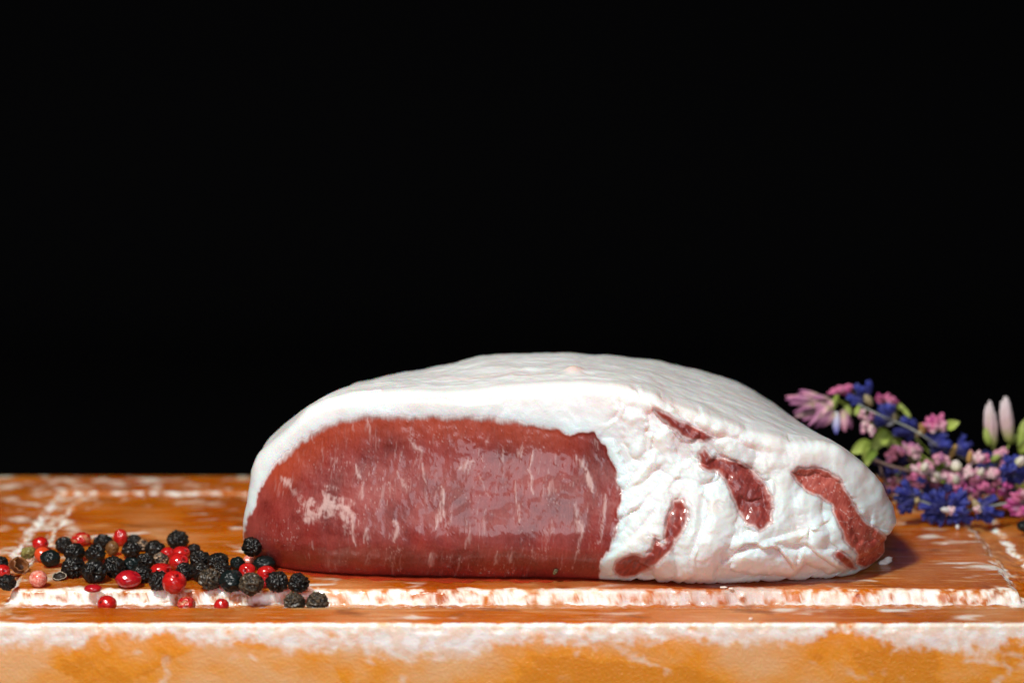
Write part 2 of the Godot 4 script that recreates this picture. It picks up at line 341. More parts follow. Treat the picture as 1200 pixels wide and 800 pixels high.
func build_salt_block() -> void:
	var wob := noise(0.09, 4, 3)
	var chip := noise(0.35, 3, 4)
	var patch := noise(0.018, 4, 8)
	var vein := noise(0.05, 4, 21, FastNoiseLite.TYPE_SIMPLEX_SMOOTH, true)
	var fine := noise(0.7, 2, 15)
	var cells := noise(0.020, 1, 61, FastNoiseLite.TYPE_CELLULAR)
	cells.cellular_return_type = FastNoiseLite.RETURN_CELL_VALUE
	cells.fractal_type = FastNoiseLite.FRACTAL_NONE
	# the path across the block, from under the front edge over the top to the back: [z, y, part 0 front 1 top 2 back, share of the bevel]
	var path: Array[Vector4] = []
	for k in 30:
		path.append(Vector4(33, lerpf(-40, -12, k / 30.0), 0, 0))
	for k in 33:
		path.append(Vector4(33, lerpf(-12, -1.9, k / 33.0), 0, 0))
	for k in 5:
		var a := k / 4.0 * PI / 2
		path.append(Vector4(32.3 + 0.7 * cos(a), -1.9 + 0.7 * sin(a), 0.5, a))
	var z := 32.0
	while z > -119.0:
		path.append(Vector4(z, -1.2, 1, 0))
		z -= 0.28 if z > 6.0 else (0.55 if z > -84.0 else 0.5)
	for k in 5:
		var a := k / 4.0 * PI / 2
		path.append(Vector4(-119.3 - 0.7 * sin(a), -1.9 + 0.7 * cos(a), 1.5, a))
	for k in range(1, 12):
		path.append(Vector4(-120, lerpf(-1.9, -40, k / 11.0), 2, 0))
	var xs := PackedFloat32Array()
	var x := -150.0
	while x < 152.0:
		xs.append(x)
		x += 0.28 if (x > -129.0 and x < -115.5) or (x > 117.0 and x < 130.0) else 0.46
	xs.append(152.0)
	var nx := xs.size()
	var v := PackedVector3Array()
	var c := PackedColorArray()
	var frost := PackedFloat32Array()
	var deep := Color(0.36, 0.060, 0.002)
	var mid := Color(0.52, 0.122, 0.002)
	var amber := Color(0.82, 0.315, 0.030)
	var pale := Color(0.76, 0.43, 0.21)
	var brown := Color(0.20, 0.050, 0.008)
	var white := Color(0.84, 0.81, 0.78)
	for p in path:
		for i in nx:
			x = xs[i]
			var pos := Vector3(x, p.y, p.x)
			var w := 0.0
			var soak := 0.0
			var tone := patch.get_noise_3d(x, p.y * 2.0, p.x) * 1.7
			var small := fine.get_noise_3d(x, p.y, p.x)
			tone += 0.40 * cells.get_noise_3d(x + 0.8 * wob.get_noise_2d(x, p.y + p.x), p.y * 1.2 + 0.3 * x, p.x * 1.1)
			if p.z == 1.0:
				var rough := wob.get_noise_2d(x, p.x)
				var loose := smoothstep(4.0, -8.0, p.x)
				var bite := chip.get_noise_2d(x, p.x)
				var d1 := box_distance(x, p.x, -118.3, 119.5, -88, 8.3) + rough * (0.9 + 1.6 * loose) + bite * (0.45 + 0.5 * loose)
				var d2 := box_distance(x, p.x, -126.3, 128, -99, 19.4) + rough * (0.3 + 1.8 * loose) + bite * (0.2 + 0.5 * loose)
				var y := -0.45 * smoothstep(-1.0, 0.0, d1)
				if d1 > 0.0:
					y = lerpf(-0.45, -3.3 + 1.4 * smoothstep(3.0, -6.0, p.x), smoothstep(0.0, 1.3, d1))
				if d2 > -1.0:
					y = maxf(y, lerpf(-3.3 + 1.4 * smoothstep(3.0, -6.0, p.x), -1.35, smoothstep(-1.0, 0.0, d2)))
				if d2 > 0.0:
					y = lerpf(-1.35, -1.2, smoothstep(0.0, 0.6, d2))
				var groove := smoothstep(-0.3, 0.3, d1) * smoothstep(0.3, -0.3, d2)
				var wall := smoothstep(-1.1, -0.1, d1) * (1.0 - smoothstep(1.5, 2.2, d1)) + smoothstep(-1.8, -1.0, d2) * (1.0 - smoothstep(0.0, 0.7, d2))
				var mott := vein.get_noise_3d(x * 0.8, y * 3.0, p.x * 0.6)
				var front := smoothstep(2.0, 6.0, p.x) * smoothstep(-116.0, -112.0, x)
				var creep := smoothstep(-0.6 - 5.0 * maxf(0.0, rough + 0.1 * bite), -0.1, d1) * (1.0 - smoothstep(1.5, 2.2, d1))
				wall = maxf(clampf(wall, 0, 1), creep * 0.9 * front)
				var flaw := wob.get_noise_3d(x * 2.2, y * 6.0, p.x) + 0.6 * bite + 0.5 * rough
				w = wall * (0.25 + 0.70 * smoothstep(-0.25, 0.40, flaw + 0.10 * front)) * smoothstep(-0.40, 0.0, flaw + 0.10 * front)
				# scattered frosting on the raised middle, drawn out along the saw marks
				var drawn := vein.get_noise_2d(x * 0.35 + p.x * 0.25, p.x * 1.0)
				var spread := patch.get_noise_2d(x * 1.3 + 400.0, p.x * 2.2)
				w = maxf(w, 0.8 * smoothstep(0.45, 0.75, drawn) * smoothstep(0.12, 0.4, spread))
				# the back and left rim are frosted more broadly
				if p.x < -70.0 or x < -104.0:
					var near := maxf(smoothstep(-70.0, -88.0, p.x), smoothstep(-104.0, -117.0, x))
					w = maxf(w, near * smoothstep(0.25, 0.75, rough * 0.7 + mott * 0.5 + 0.3 * chip.get_noise_2d(x * 0.5, p.x)) * 0.6)
				var saw := chip.get_noise_2d(x * 0.10 + 50.0, p.x * 1.5)
				pos.y = y + 0.10 * rough + 0.05 * saw + 0.035 * small + groove * 0.35 * bite
				tone += saw * 0.35
			elif p.z < 1.0:
				var t := -1.2 - p.y
				var band := along(frost_depth, x) + 1.4 * wob.get_noise_2d(x * 1.1, 10.0) + 1.6 * chip.get_noise_2d(x, p.y)
				w = 1.0 - smoothstep(band * 0.55, band + 1.0, t + 0.8 * small)
				w *= smoothstep(0.3, 2.6, band) * smoothstep(-0.62, -0.10, wob.get_noise_2d(x * 1.3, p.y * 1.6 + 90.0) + 0.10)
				w = pow(w, 0.7) * (0.62 + 0.36 * smoothstep(-0.25, 0.2, wob.get_noise_2d(x * 2.5, p.y * 3.0 + 30.0)))
				w = maxf(w, 0.35 * smoothstep(0.55, 0.85, vein.get_noise_2d(x * 0.7 - p.y * 0.7, p.y * 1.2 + x * 0.4)) * smoothstep(0.0, 0.3, patch.get_noise_2d(x * 2.0, p.y * 3.0)))
				tone += 0.30 + 1.0 * patch.get_noise_2d(x * 2.2 + 70.0, p.y * 2.5) + 0.22 * chip.get_noise_2d((x + p.y) * 0.9, (p.y - x) * 0.12)
				var push := 0.12 * wob.get_noise_2d(x, p.y) + 0.03 * small + (0.16 * chip.get_noise_2d(x, p.y * 0.8) * w)
				pos.z += push * clampf(t / 1.0, 0.15, 1.0)
			if p.z == 1.0 and x > -66.0 and x < 98.0:   # the salt soaked with juice along the foot of the meat
				var gap := p.x - along(depth_along, x)
				soak = smoothstep(11.0 + 5.0 * wob.get_noise_2d(x * 0.6, 3.0), 0.0, gap) * smoothstep(98.0, 60.0, x) * smoothstep(-66.0, -58.0, x)
			if absf(p.z - 0.75) < 0.8 and p.x > 31.0 and p.y > -4.0:   # chips knocked out of the front edge
				var fall := smoothstep(31.0, 32.6, p.x) * smoothstep(-4.0, -2.0, p.y)
				var knock := fall * (0.9 * maxf(0.0, chip.get_noise_2d(x * 0.45, 70.0) + 0.2 * small - 0.08) + 0.10 * maxf(0.0, small))
				pos -= Vector3(0, knock, knock * 0.8)
			var body := mid if p.z == 1.0 else mid.lerp(amber, smoothstep(0.0, 1.0, 1.0 - p.z) * 0.9)  # top painted darker and front lighter, for light glowing through the salt
			var col := body.lerp(pale, clampf(tone * (0.5 if p.z == 1.0 else 0.85) - 0.04, 0, 0.85)) if tone > 0.0 else body.lerp(deep, clampf(-tone * 1.3, 0, 0.8 if p.z == 1.0 else 0.22))
			if p.z == 1.0 and p.x > -110.0:
				col = col.lerp(brown, 0.34 * smoothstep(-0.1, 0.5, patch.get_noise_2d(x * 0.8 + 90.0, p.x * 1.6 + 30.0)))
				col = col.lerp(brown, 0.7 * smoothstep(0.42, 0.75, vein.get_noise_2d(x * 0.5 + 300.0, p.x * 0.9)) * smoothstep(-0.1, 0.3, patch.get_noise_2d(x * 2.0, p.x * 3.0 + 60.0)))
				col = col.lerp(pale, 0.5 * smoothstep(0.25, 0.6, chip.get_noise_2d(x * 0.12, p.x * 1.2 + 9.0)))
			col = col.lerp(pale, clampf(0.16 * small, 0, 1))
			c.append(col.lerp(pale, minf(1.0, w * 1.8) * 0.8).lerp(white, w).lerp(Color(0.36, 0.040, 0.004), 0.65 * soak))
			frost.append(w)
			v.append(pos)
	var idx := PackedInt32Array()
	var ice := PackedInt32Array()
	for j in path.size() - 1:
		for i in nx - 1:
			var a := j * nx + i
			var to := ice if frost[a] + frost[a + 1] + frost[a + nx] + frost[a + nx + 1] > 1.8 else idx
			to.append_array([a, a + nx, a + 1, a + 1, a + nx, a + nx + 1])
	# the two ends and the underside
	for side in 2:
		var rim := PackedInt32Array()
		for j in path.size():
			rim.append(j * nx + (0 if side == 0 else nx - 1))
		var first := v.size()
		for k in rim.size():
			v.append(v[rim[k]])
			c.append(c[rim[k]])
		var centre := v.size()
		v.append(Vector3(-150.0 if side == 0 else 152.0, -30, -43))
		c.append(mid)
		for k in rim.size():
			var b := first + (k + 1) % rim.size()
			idx.append_array([first + k, centre, b] if side == 0 else [first + k, b, centre])
	var u := v.size()
	for q in [Vector3(-150, -40, 33), Vector3(152, -40, 33), Vector3(152, -40, -120), Vector3(-150, -40, -120)]:
		v.append(q)
		c.append(mid)
	idx.append_array([u, u + 1, u + 2, u, u + 2, u + 3])
	var whole := idx.duplicate()
	whole.append_array(ice)
	var n := smooth_normals(v, whole)
	var root := Node3D.new()
	root.name = "salt_block"
	root.position = Vector3(0, -40, 0) * MM
	add_child(root)
	tag(root, "orange rock salt serving block with a frosted groove round its top", "salt block")
	var grain := noise_texture(0.03, 5, 7)
	var crystal := noise_texture(0.05, 4, 9, FastNoiseLite.TYPE_CELLULAR)
	var block := piece(v, n, c, idx, root.position)
	var icy := piece(v, n, c, ice, root.position)
	block.add_surface_from_arrays(Mesh.PRIMITIVE_TRIANGLES, icy.surface_get_arrays(0))
	for k in 2:
		var salt := skin(0.24, 0.5, 0.009, Vector3(60, 60, 60), grain) if k == 0 else skin(0.40, 0.5, 0.010, Vector3(75, 75, 75), crystal)
		salt.clearcoat_enabled = true
		salt.clearcoat = 0.12 if k == 0 else 0.5
		salt.clearcoat_roughness = 0.08
		block.surface_set_material(k, salt)
	var o := place("block", block, null, root)
	o.material_override = null


# ------------------------------------------------------------------ meat
func build_meat() -> void:
	var nu := 640
	var nv := 190
	var nw := 110
	var nb := 30
	var lump := noise(0.10, 3, 31)
	var mid := noise(0.28, 3, 32)
	var xl0: float = bottom_key[0].x
	var xl1: float = bottom_key[-1].x
	var tx0: float = top_key[0].x
	var tx1: float = top_key[-1].x
	var yl1: float = left_key[-1].y
	var yr1: float = right_key[-1].y
	var yb := table(bottom_key, xl0, xl1, nu + 1, 3)
	var yt := table(top_key, tx0, tx1, nu + 1, 10)
	for i in nu + 1:   # the foot of the fat lifts here and there
		var x := lerpf(xl0, xl1, float(i) / nu)
		yb[i] += smoothstep(22.0, 30.0, x) * 1.5 * maxf(0.0, lump.get_noise_1d(x * 2.2)) + smoothstep(22.0, 30.0, x) * 0.5 * maxf(0.0, mid.get_noise_1d(x * 3.0))
	var flip := func(keys: Array) -> Array:
		var r := []
		for k in keys:
			r.append(Vector2(k.y, k.x))
		return r
	var lx := table(flip.call(left_key), left_key[0].y, yl1, nv + 1, 6)
	var rx := table(flip.call(right_key), right_key[0].y, yr1, nv + 1, 6)
	var zb := table(depth_along, -75, 102, 300, 60)
	var zp := table(depth_up, 0, 54, 100, 7)
	var ridge := noise(0.11, 3, 33, FastNoiseLite.TYPE_SIMPLEX_SMOOTH, true)
	var globule := noise(0.42, 2, 34, FastNoiseLite.TYPE_CELLULAR)
	var dough := noise(0.055, 2, 44)
	var fibre := noise(1.0, 3, 35)
	var blotch := noise(0.07, 3, 36)
	var warp := noise(0.22, 3, 37)
	var thread := noise(1.0, 3, 38, FastNoiseLite.TYPE_SIMPLEX_SMOOTH, true)

	var lean_p := PackedVector2Array(lean_outline)
	var patch_p := PackedVector2Array(white_patch)
	var patch_box := bounds(patch_p).grow(4.0)
	var strips: Array[PackedVector2Array] = []
	var strip_boxes: Array[Rect2] = []
	for s in strip_outlines:
		strips.append(PackedVector2Array(s))
		strip_boxes.append(bounds(strips[-1]).grow(4.0))
	var fold_lines: Array[PackedVector2Array] = []
	var fold_boxes: Array[Rect2] = []
	for f in folds:
		fold_lines.append(PackedVector2Array(f[0]))
		fold_boxes.append(bounds(fold_lines[-1]).grow(7.0))
	var lobe_boxes: Array[Rect2] = []
	for b in lobes:
		lobe_boxes.append(Rect2(b[0], Vector2.ZERO).expand(b[1]).grow(b[2] + 1.5))
	var fleck_boxes: Array[Rect2] = []
	for f in flecks:
		fleck_boxes.append(Rect2(f[0], Vector2.ZERO).expand(f[1]).grow(2.5))

	var fat := Color(0.755, 0.76, 0.76)
	var pinkfat := Color(0.78, 0.685, 0.645)
	var blood := Color(0.55, 0.18, 0.13)
	var deep := Color(0.100, 0.006, 0.004)
	var red := Color(0.225, 0.016, 0.011)
	var rose := Color(0.33, 0.062, 0.050)
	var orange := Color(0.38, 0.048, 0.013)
	var marble_glint := Color(0.74, 0.54, 0.50)
	var cut := Color(0.29, 0.040, 0.030)
	var cutdark := Color(0.14, 0.016, 0.015)

	var v := PackedVector3Array()
	var c := PackedColorArray()
	var region := PackedByteArray()
	var wide := nu + 1
	for j in nv + 1:
		var tv := float(j) / nv
		for i in wide:
			var tu := float(i) / nu
			var bx := lerpf(xl0, xl1, tu)
			var tx := lerpf(tx0, tx1, tu)
			var x := lerpf(bx, tx, tv) + lerpf(lx[j], rx[j], tu) - lerpf(lerpf(xl0, xl1, tu), lerpf(tx0, tx1, tu), tv)
			var ly: float = left_key[0].y + (yl1 - left_key[0].y) * tv
			var ry: float = right_key[0].y + (yr1 - right_key[0].y) * tv
			var y: float = lerpf(yb[i], yt[i], tv) + lerpf(ly, ry, tu) - lerpf(lerpf(yb[0], yb[nu], tu), lerpf(yt[0], yt[nu], tu), tv)
			var dt := (1.0 - tv) * (yt[i] - yb[i])
			var db := tv * (yt[i] - yb[i])
			var dl := tu * 155.0
			var dr := (1.0 - tu) * 155.0
			var d := minf(dt, minf(dl, dr))
			var z := look(zb, -75, 102, x) + look(zp, 0, 54, y)
			if d < 3.0:
				z -= 3.0 * (1.0 - sqrt(1.0 - pow(1.0 - d / 3.0, 2.0)))
			if db < 1.2:
				z -= 1.2 * (1.0 - sqrt(1.0 - pow(1.0 - db / 1.2, 2.0)))
			var wt := clampf(1.0 - dt / 6.0, 0, 1)
			var wl := clampf(1.0 - dl / 6.0, 0, 1)
			var wr := clampf(1.0 - dr / 6.0, 0, 1)
			var dir := Vector3(wr - wl, wt, 1.0).normalized()
			var q := Vector2(x, y)
			var qw := q + Vector2(warp.get_noise_2d(x * 2.2, y * 0.9), warp.get_noise_2d(x + 70.0, y)) * 0.75
			var lean := outline_distance(lean_p, qw) if x < 26.0 else 20.0
			var strip := 20.0
			var which := 0
			for s in strips.size():
				if strip_boxes[s].has_point(q):
					var e := outline_distance(strips[s], q + Vector2(warp.get_noise_2d(x * 0.9, y * 0.9), warp.get_noise_2d(x * 0.9 + 70.0, y)) * 0.55)
					e -= 0.35
					if e < strip:
						strip = e
						which = s + 2
			var at := 0
			if lean < 0.0:
				at = 1
			elif strip < 0.0:
				at = which
			# ---- fat
			var push := 0.0
			var crease := 0.0
			var right := smoothstep(16.0, 30.0, x)
			push += (0.3 + 0.4 * right) * 0.9 * lump.get_noise_2d(x, y)
			var along_x := x * 0.8 + y * 0.6
			var along_y := y * 0.55 - x * 0.45
			var puff := sqrt(pow(dough.get_noise_2d(along_x + 3.0 * lump.get_noise_2d(x, y + 40.0), along_y * 1.0), 2.0) + 0.006) - 0.25
			var puff2 := sqrt(pow(dough.get_noise_2d(along_x * 2.3 + 200.0, along_y * 2.3 + 1.5 * mid.get_noise_2d(x, y)), 2.0) + 0.01) - 0.25
			var messy := smoothstep(12.0, 20.0, y) * smoothstep(66.0, 50.0, x)
			# rolls of fat that press against each other
			var roll := 0.0
			if right > 0.0:
				var qr := q + Vector2(lump.get_noise_2d(x * 1.6, y * 1.6), lump.get_noise_2d(x * 1.6 + 80.0, y * 1.6)) * 1.1
				for k in lobes.size():
					if not lobe_boxes[k].has_point(q):
						continue
					var a: Vector2 = lobes[k][0]
					var e: Vector2 = lobes[k][1] - a
					var w := qr - a
					var rad: float = lobes[k][2]
					var d2: float = (w - e * clampf(w.dot(e) / maxf(e.dot(e), 0.001), 0, 1)).length() / rad
					if d2 < 1.0:
						var h: float = minf(0.62 * rad, 2.0) * (sqrt(1.0 - 0.96 * d2 * d2) - 0.2)
						var s := clampf(0.5 + 0.5 * (h - roll) / 0.22, 0, 1)
						roll = lerpf(roll, h, s) + 0.22 * s * (1.0 - s)
				push += right * (roll - 0.6) * (1.0 if strip > 0.0 else 0.7)
			push += right * (0.35 * puff + (0.15 + 0.35 * messy) * puff2 + 0.12 * mid.get_noise_2d(x * 2.0, y * 2.0)) * smoothstep(82.0, 62.0, x + 0.5 * y - 8.0)
			push += (0.03 + 0.05 * messy) * globule.get_noise_2d(x, y) * right
			if true:
				for f in fold_lines.size():
					if not fold_boxes[f].has_point(q):
						continue
					var line := fold_lines[f]
					var best := 1e9
					var side := 1.0
					var run := 0.0
					var total := 0.0
					var here := 0.0
					for k in line.size() - 1:
						var a := line[k]
						var e := line[k + 1] - a
						var w := q - a
						var t := clampf(w.dot(e) / e.dot(e), 0, 1)
						var g := w - e * t
						if g.length_squared() < best:
							best = g.length_squared()
							side = signf(e.cross(w))
							here = total + t * e.length()
						total += e.length()
					best = sqrt(best)
					var h: float = folds[f][1]
					var width: float = folds[f][2]
					var near := pow(clampf(1.0 - best / 6.9, 0, 1), 1.5)
					var taper := near * smoothstep(0.0, minf(3.5, total * 0.45), minf(here, total - here) + 0.3)
					# a negative height raises the other side of the line
					if side * h < 0.0:
						push += 0.9 * absf(h) * taper * exp(-best / (width * 1.4)) * smoothstep(0.0, 0.9, best)
					else:
						push -= 0.6 * absf(h) * taper * exp(-best / 1.3)
					crease = maxf(crease, taper * exp(-pow(best / 0.6, 2.0)) * minf(0.7, absf(h)))
			var col := fat.lerp(pinkfat, clampf(0.10 + 0.9 * blotch.get_noise_2d(x, y) + 0.3 * lump.get_noise_2d(x + 50.0, y), 0.0, 0.75) * right)
			col = col.lerp(pinkfat, 0.75 * right * (1.0 - smoothstep(1.0, 8.0, y + 2.0 * mid.get_noise_2d(x, y))))
			col = col.lerp(blood, 0.35 * (1.0 - smoothstep(0.3, 1.8, y)) * right)
			col = col.lerp(pinkfat.lerp(blood, 0.2), 0.35 * crease)
			col = col.lerp(pinkfat.lerp(blood, 0.12), 0.55 * right * smoothstep(0.0, -1.0, push))  # pinkish translucency painted into the low spots between the rolls
			if lean < 1.6 and lean > 0.0:
				col = col.lerp(pinkfat, 0.45 * (1.0 - lean / 1.6))
			if strip < 3.2 and strip > 0.0:
				col = col.lerp(pinkfat, 0.8 * (1.0 - strip / 3.2))
				col = col.lerp(blood, 0.35 * (1.0 - smoothstep(0.0, 0.7, strip)))
				push += 0.18 * smoothstep(0.0, 0.8, strip) * exp(-strip / 1.2)
			# ---- lean
			if lean < 0.7:
				var lc := deep.lerp(red, clampf(0.55 + 0.8 * blotch.get_noise_2d(x * 1.4, y * 0.7), 0, 1))
				# paler meat under the fat with translucent glow painted in, the rosy left end
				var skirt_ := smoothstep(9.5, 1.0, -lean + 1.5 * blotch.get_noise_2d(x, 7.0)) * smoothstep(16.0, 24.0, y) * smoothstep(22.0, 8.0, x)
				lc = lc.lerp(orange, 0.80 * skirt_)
				lc = lc.lerp(rose, 0.6 * smoothstep(-54.0, -64.0, x + 6.0 * lump.get_noise_2d(x, y)))
				lc = lc.lerp(rose, 0.35 * smoothstep(-2.0, -12.0, lean) * smoothstep(0.0, 0.5, 0.25 + lump.get_noise_2d(x * 0.7, y)))
				var fx := x - 0.12 * y + 1.2 * lump.get_noise_2d(x * 0.6, y * 0.6)
				var fb := fibre.get_noise_2d(fx * 1.6, y * 0.16)
				lc = lc.lerp(deep, clampf(fb * 0.45, 0, 0.4))
				lc = lc.lerp(rose, clampf(-fb * 0.25, 0, 0.2))
				var st := fibre.get_noise_2d(fx * 0.9 + 70.0, y * 0.085) + 0.25 * fb
				var mine := 0.26 * smoothstep(0.26, 0.62, st) * smoothstep(-0.25, 0.30, blotch.get_noise_2d(x + 300.0, y * 1.5)) * smoothstep(0.5, 5.0, -lean)
				lc = lc.lerp(rose, 0.22 * clampf(0.4 + 1.4 * fibre.get_noise_2d(fx * 2.2, y * 0.8), 0, 1))
				mine = maxf(mine, 0.36 * smoothstep(0.36, 0.60, fibre.get_noise_2d(fx * 1.7 + 500.0, y * 0.36)) * smoothstep(-0.1, 0.3, blotch.get_noise_2d(x * 1.2 + 100.0, y * 1.2)) * smoothstep(1.0, 5.0, -lean))  # short pale dashes painted in as wet glints on the lean
				for f in flecks.size():
					if fleck_boxes[f].has_point(q):
						var a: Vector2 = flecks[f][0]
						var e: Vector2 = flecks[f][1] - a
						var w := qw - a
						var t := clampf(w.dot(e) / e.dot(e), 0, 1)
						var far: float = (w - e * t).length() / (flecks[f][2] * 0.8 * (0.25 + 0.85 * sin(t * PI * 0.9 + 0.2)) * (1.0 + 1.2 * fb))
						mine = maxf(mine, 0.85 * flecks[f][3] * exp(-far * far * 1.2) * clampf(0.85 + 0.8 * fb, 0.3, 1.0))
				if patch_box.has_point(q):
					var e := outline_distance(patch_p, q + (qw - q) * 1.8)
					mine = maxf(mine, 0.66 * smoothstep(1.0, -1.4, e + 1.1 * fb + 2.0 * warp.get_noise_2d(x * 2.0, y * 2.0)))
				lc = lc.lerp(marble_glint, clampf(mine * 0.72, 0, 0.85))
				var lp := 0.07 * smoothstep(0.35, 0.6, fibre.get_noise_2d(fx * 1.9 + 30.0, y * 0.28)) + 0.008 * fb + 0.26 * lump.get_noise_2d(x, y) + 0.12 * mine + 0.05 * mid.get_noise_2d(x * 1.5, y * 0.5)
				var soft := 0.9 * smoothstep(20.0, 28.0, y) * smoothstep(14.0, 0.0, x)
				var edge := smoothstep(0.3 + 0.3 * soft, -0.4 - 1.2 * soft, lean + 0.4 * soft * fb)
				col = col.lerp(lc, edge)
				push = lerpf(push, lp - 0.25, smoothstep(0.3, -1.2, lean))
			elif strip < 0.6:
				var fx := x * 0.9 - y * 0.35
				var fb := fibre.get_noise_2d(fx * 1.2, (y + x * 0.4) * 0.25)
				var sc := cutdark.lerp(cut, clampf(0.5 + 0.9 * fb, 0, 1)) if which != 5 else cut.lerp(Color(0.46, 0.105, 0.075), clampf(0.5 + fb, 0, 1))
				var net := thread.get_noise_2d(x * 0.30 + 11.0, y * 0.30)
				if which == 5:
					sc = sc.lerp(marble_glint, 0.65 * smoothstep(0.62, 0.95, net))
				elif which != 2:
					sc = sc.lerp(marble_glint, 0.3 * smoothstep(0.75, 1.0, net))
				sc = sc.lerp(orange, 0.5 * smoothstep(-1.4, 0.0, strip))
				col = col.lerp(sc, smoothstep(0.55, -0.7, strip))
				push += (0.16 * (1.0 - exp(strip / 1.3)) + 0.05 * fb) * smoothstep(0.3, -0.6, strip)
			push *= smoothstep(0.0, 2.0, db)
			var pos := Vector3(x, y, z) + dir * push
			v.append(pos)
			c.append(col)
			region.append(at)

	var inward := PackedVector3Array()
	for k in v.size():
		inward.append(Vector3(0, 0, -0.5) if region[k] > 0 else Vector3.ZERO)
	var parts: Array[PackedInt32Array] = []
	for k in strips.size() + 2:
		parts.append(PackedInt32Array())
	for j in nv:
		for i in nu:
			var a := j * wide + i
			var r := maxi(maxi(region[a], region[a + 1]), maxi(region[a + wide], region[a + wide + 1]))
			parts[0].append_array([a, a + wide, a + 1, a + 1, a + wide, a + wide + 1])
			if r > 0:
				parts[r].append_array([a, a + wide, a + 1, a + 1, a + wide, a + wide + 1])

	# ---- over the top and down the back, from the rim of the cut face
	var rim := PackedInt32Array()
	var side_of := PackedInt32Array()
	for j in nv:
		rim.append(j * wide)
		side_of.append(-1)
	for i in wide:
		rim.append(nv * wide + i)
		side_of.append(0)
	for j in range(nv - 1, -1, -1):
		rim.append(j * wide + nu)
		side_of.append(1)
	var count := rim.size()
	var crests := PackedVector3Array()
	for k in count:
		var f := v[rim[k]]
		if side_of[k] < 0:
			crests.append(f + Vector3(2.0, -0.4 * f.y / 25.0, -26))
		elif side_of[k] > 0:
			crests.append(f + Vector3(-3.0, -0.6 * f.y / 18.0, -28))
		else:
			var keys := crest_key
			if f.x <= keys[0][0]:
				var t: float = smoothstep(tx0, keys[0][0], f.x)
				crests.append((f + Vector3(2.0, -0.4, -26)).lerp(Vector3(keys[0][1], keys[0][2], keys[0][3]), t * t))
			elif f.x >= keys[-1][0]:
				var t: float = smoothstep(tx1, keys[-1][0], f.x)
				crests.append((f + Vector3(-3.0, -0.6, -28)).lerp(Vector3(keys[-1][1], keys[-1][2], keys[-1][3]), t))
			else:
				for m in range(1, keys.size()):
					if f.x <= keys[m][0]:
						var t: float = (f.x - keys[m - 1][0]) / (keys[m][0] - keys[m - 1][0])
						crests.append(Vector3(keys[m - 1][1], keys[m - 1][2], keys[m - 1][3]).lerp(Vector3(keys[m][1], keys[m][2], keys[m][3]), t))
						break
	for p in 14:
		var s := crests.duplicate()
		for k in range(1, count - 1):
			s[k] = crests[k - 1] * 0.25 + crests[k] * 0.5 + crests[k + 1] * 0.25
		crests = s
	var membrane := noise(0.05, 4, 41)
	var line := noise(0.5, 3, 42)
	var base := v.size()
	var grey := Color(0.66, 0.655, 0.66)
	var calm := PackedVector3Array()
	for k in count:
		calm.append(v[rim[k]])
	for p in 90:
		var s := calm.duplicate()
		for k in range(1, count - 1):
			s[k] = calm[k - 1] * 0.25 + calm[k] * 0.5 + calm[k + 1] * 0.25
		calm = s
	for r in range(1, nw + nb + 1):
		for k in count:
			var f := v[rim[k]]
			var crest := crests[k]
			var out := Vector3(0, 1, 0)
			if side_of[k] != 0:
				out = Vector3(float(side_of[k]), 0.25, 0).normalized()
			else:
				var i := rim[k] - nv * wide
				out = Vector3(clampf(i * 155.0 / nu / 6.0, 0, 1) - 1.0 + 1.0 - clampf((nu - i) * 155.0 / nu / 6.0, 0, 1), 1, 0).normalized()
			var pos := Vector3.ZERO
			if r <= nw:
				var t := float(r) / nw
				pos = f.lerp(calm[k], smoothstep(0.0, 0.12, t)).lerp(crest, t)
				pos.y += 0.9 * 4.0 * t * (1.0 - t)
				var fade := smoothstep(0.0, 0.12, t)
				var rr := ridge.get_noise_3d(pos.x * 0.22 + 0.6 * lump.get_noise_2d(pos.x, pos.z), pos.y * 0.4, pos.z * 0.6 + 2.0 * lump.get_noise_2d(pos.x * 0.6 + 50.0, pos.z))
				var mess := smoothstep(38.0, 12.0, pos.x) * smoothstep(-46.0, -18.0, pos.x)
				pos += out * fade * (0.40 * lump.get_noise_3d(pos.x, 3.0, pos.z) + (0.15 + 0.85 * mess) * (0.30 * (rr - 0.3) + 0.06 * mid.get_noise_3d(pos.x, 9.0, pos.z * 1.4)) + 0.03 * globule.get_noise_3d(pos.x, pos.y, pos.z))
				if r == nw:
					crests[k] = pos
			else:
				var t := float(r - nw) / nb
				var back := Vector3(crest.x * 0.97, 0.1, crest.z - 24.0)
				pos = Vector3(lerpf(crest.x, back.x, t), lerpf(crest.y, back.y, 1.0 - sqrt(maxf(0.0, 1.0 - t * t))), lerpf(crest.z, back.z, sin(t * PI / 2)))
				pos.z -= 0.9 * lump.get_noise_3d(pos.x, pos.y, pos.z) * t
			var g := membrane.get_noise_3d(pos.x * 0.7, pos.y, pos.z * 1.6)
			var l := line.get_noise_3d(pos.x * 0.25 + pos.z * 0.25, 1.0, pos.z * 0.9 + pos.x * 0.5)
			var col := fat.lerp(grey, clampf(0.25 + 0.9 * g + 0.3 * l, 0, 0.6) * smoothstep(10.0, 40.0, pos.x) * smoothstep(0.0, 8.0, f.z - pos.z))
			col = col.lerp(pinkfat, clampf(1.2 * blotch.get_noise_3d(pos.x * 1.5, 4.0, pos.z * 2.0) - 0.1, 0, 0.5) * 0.7)
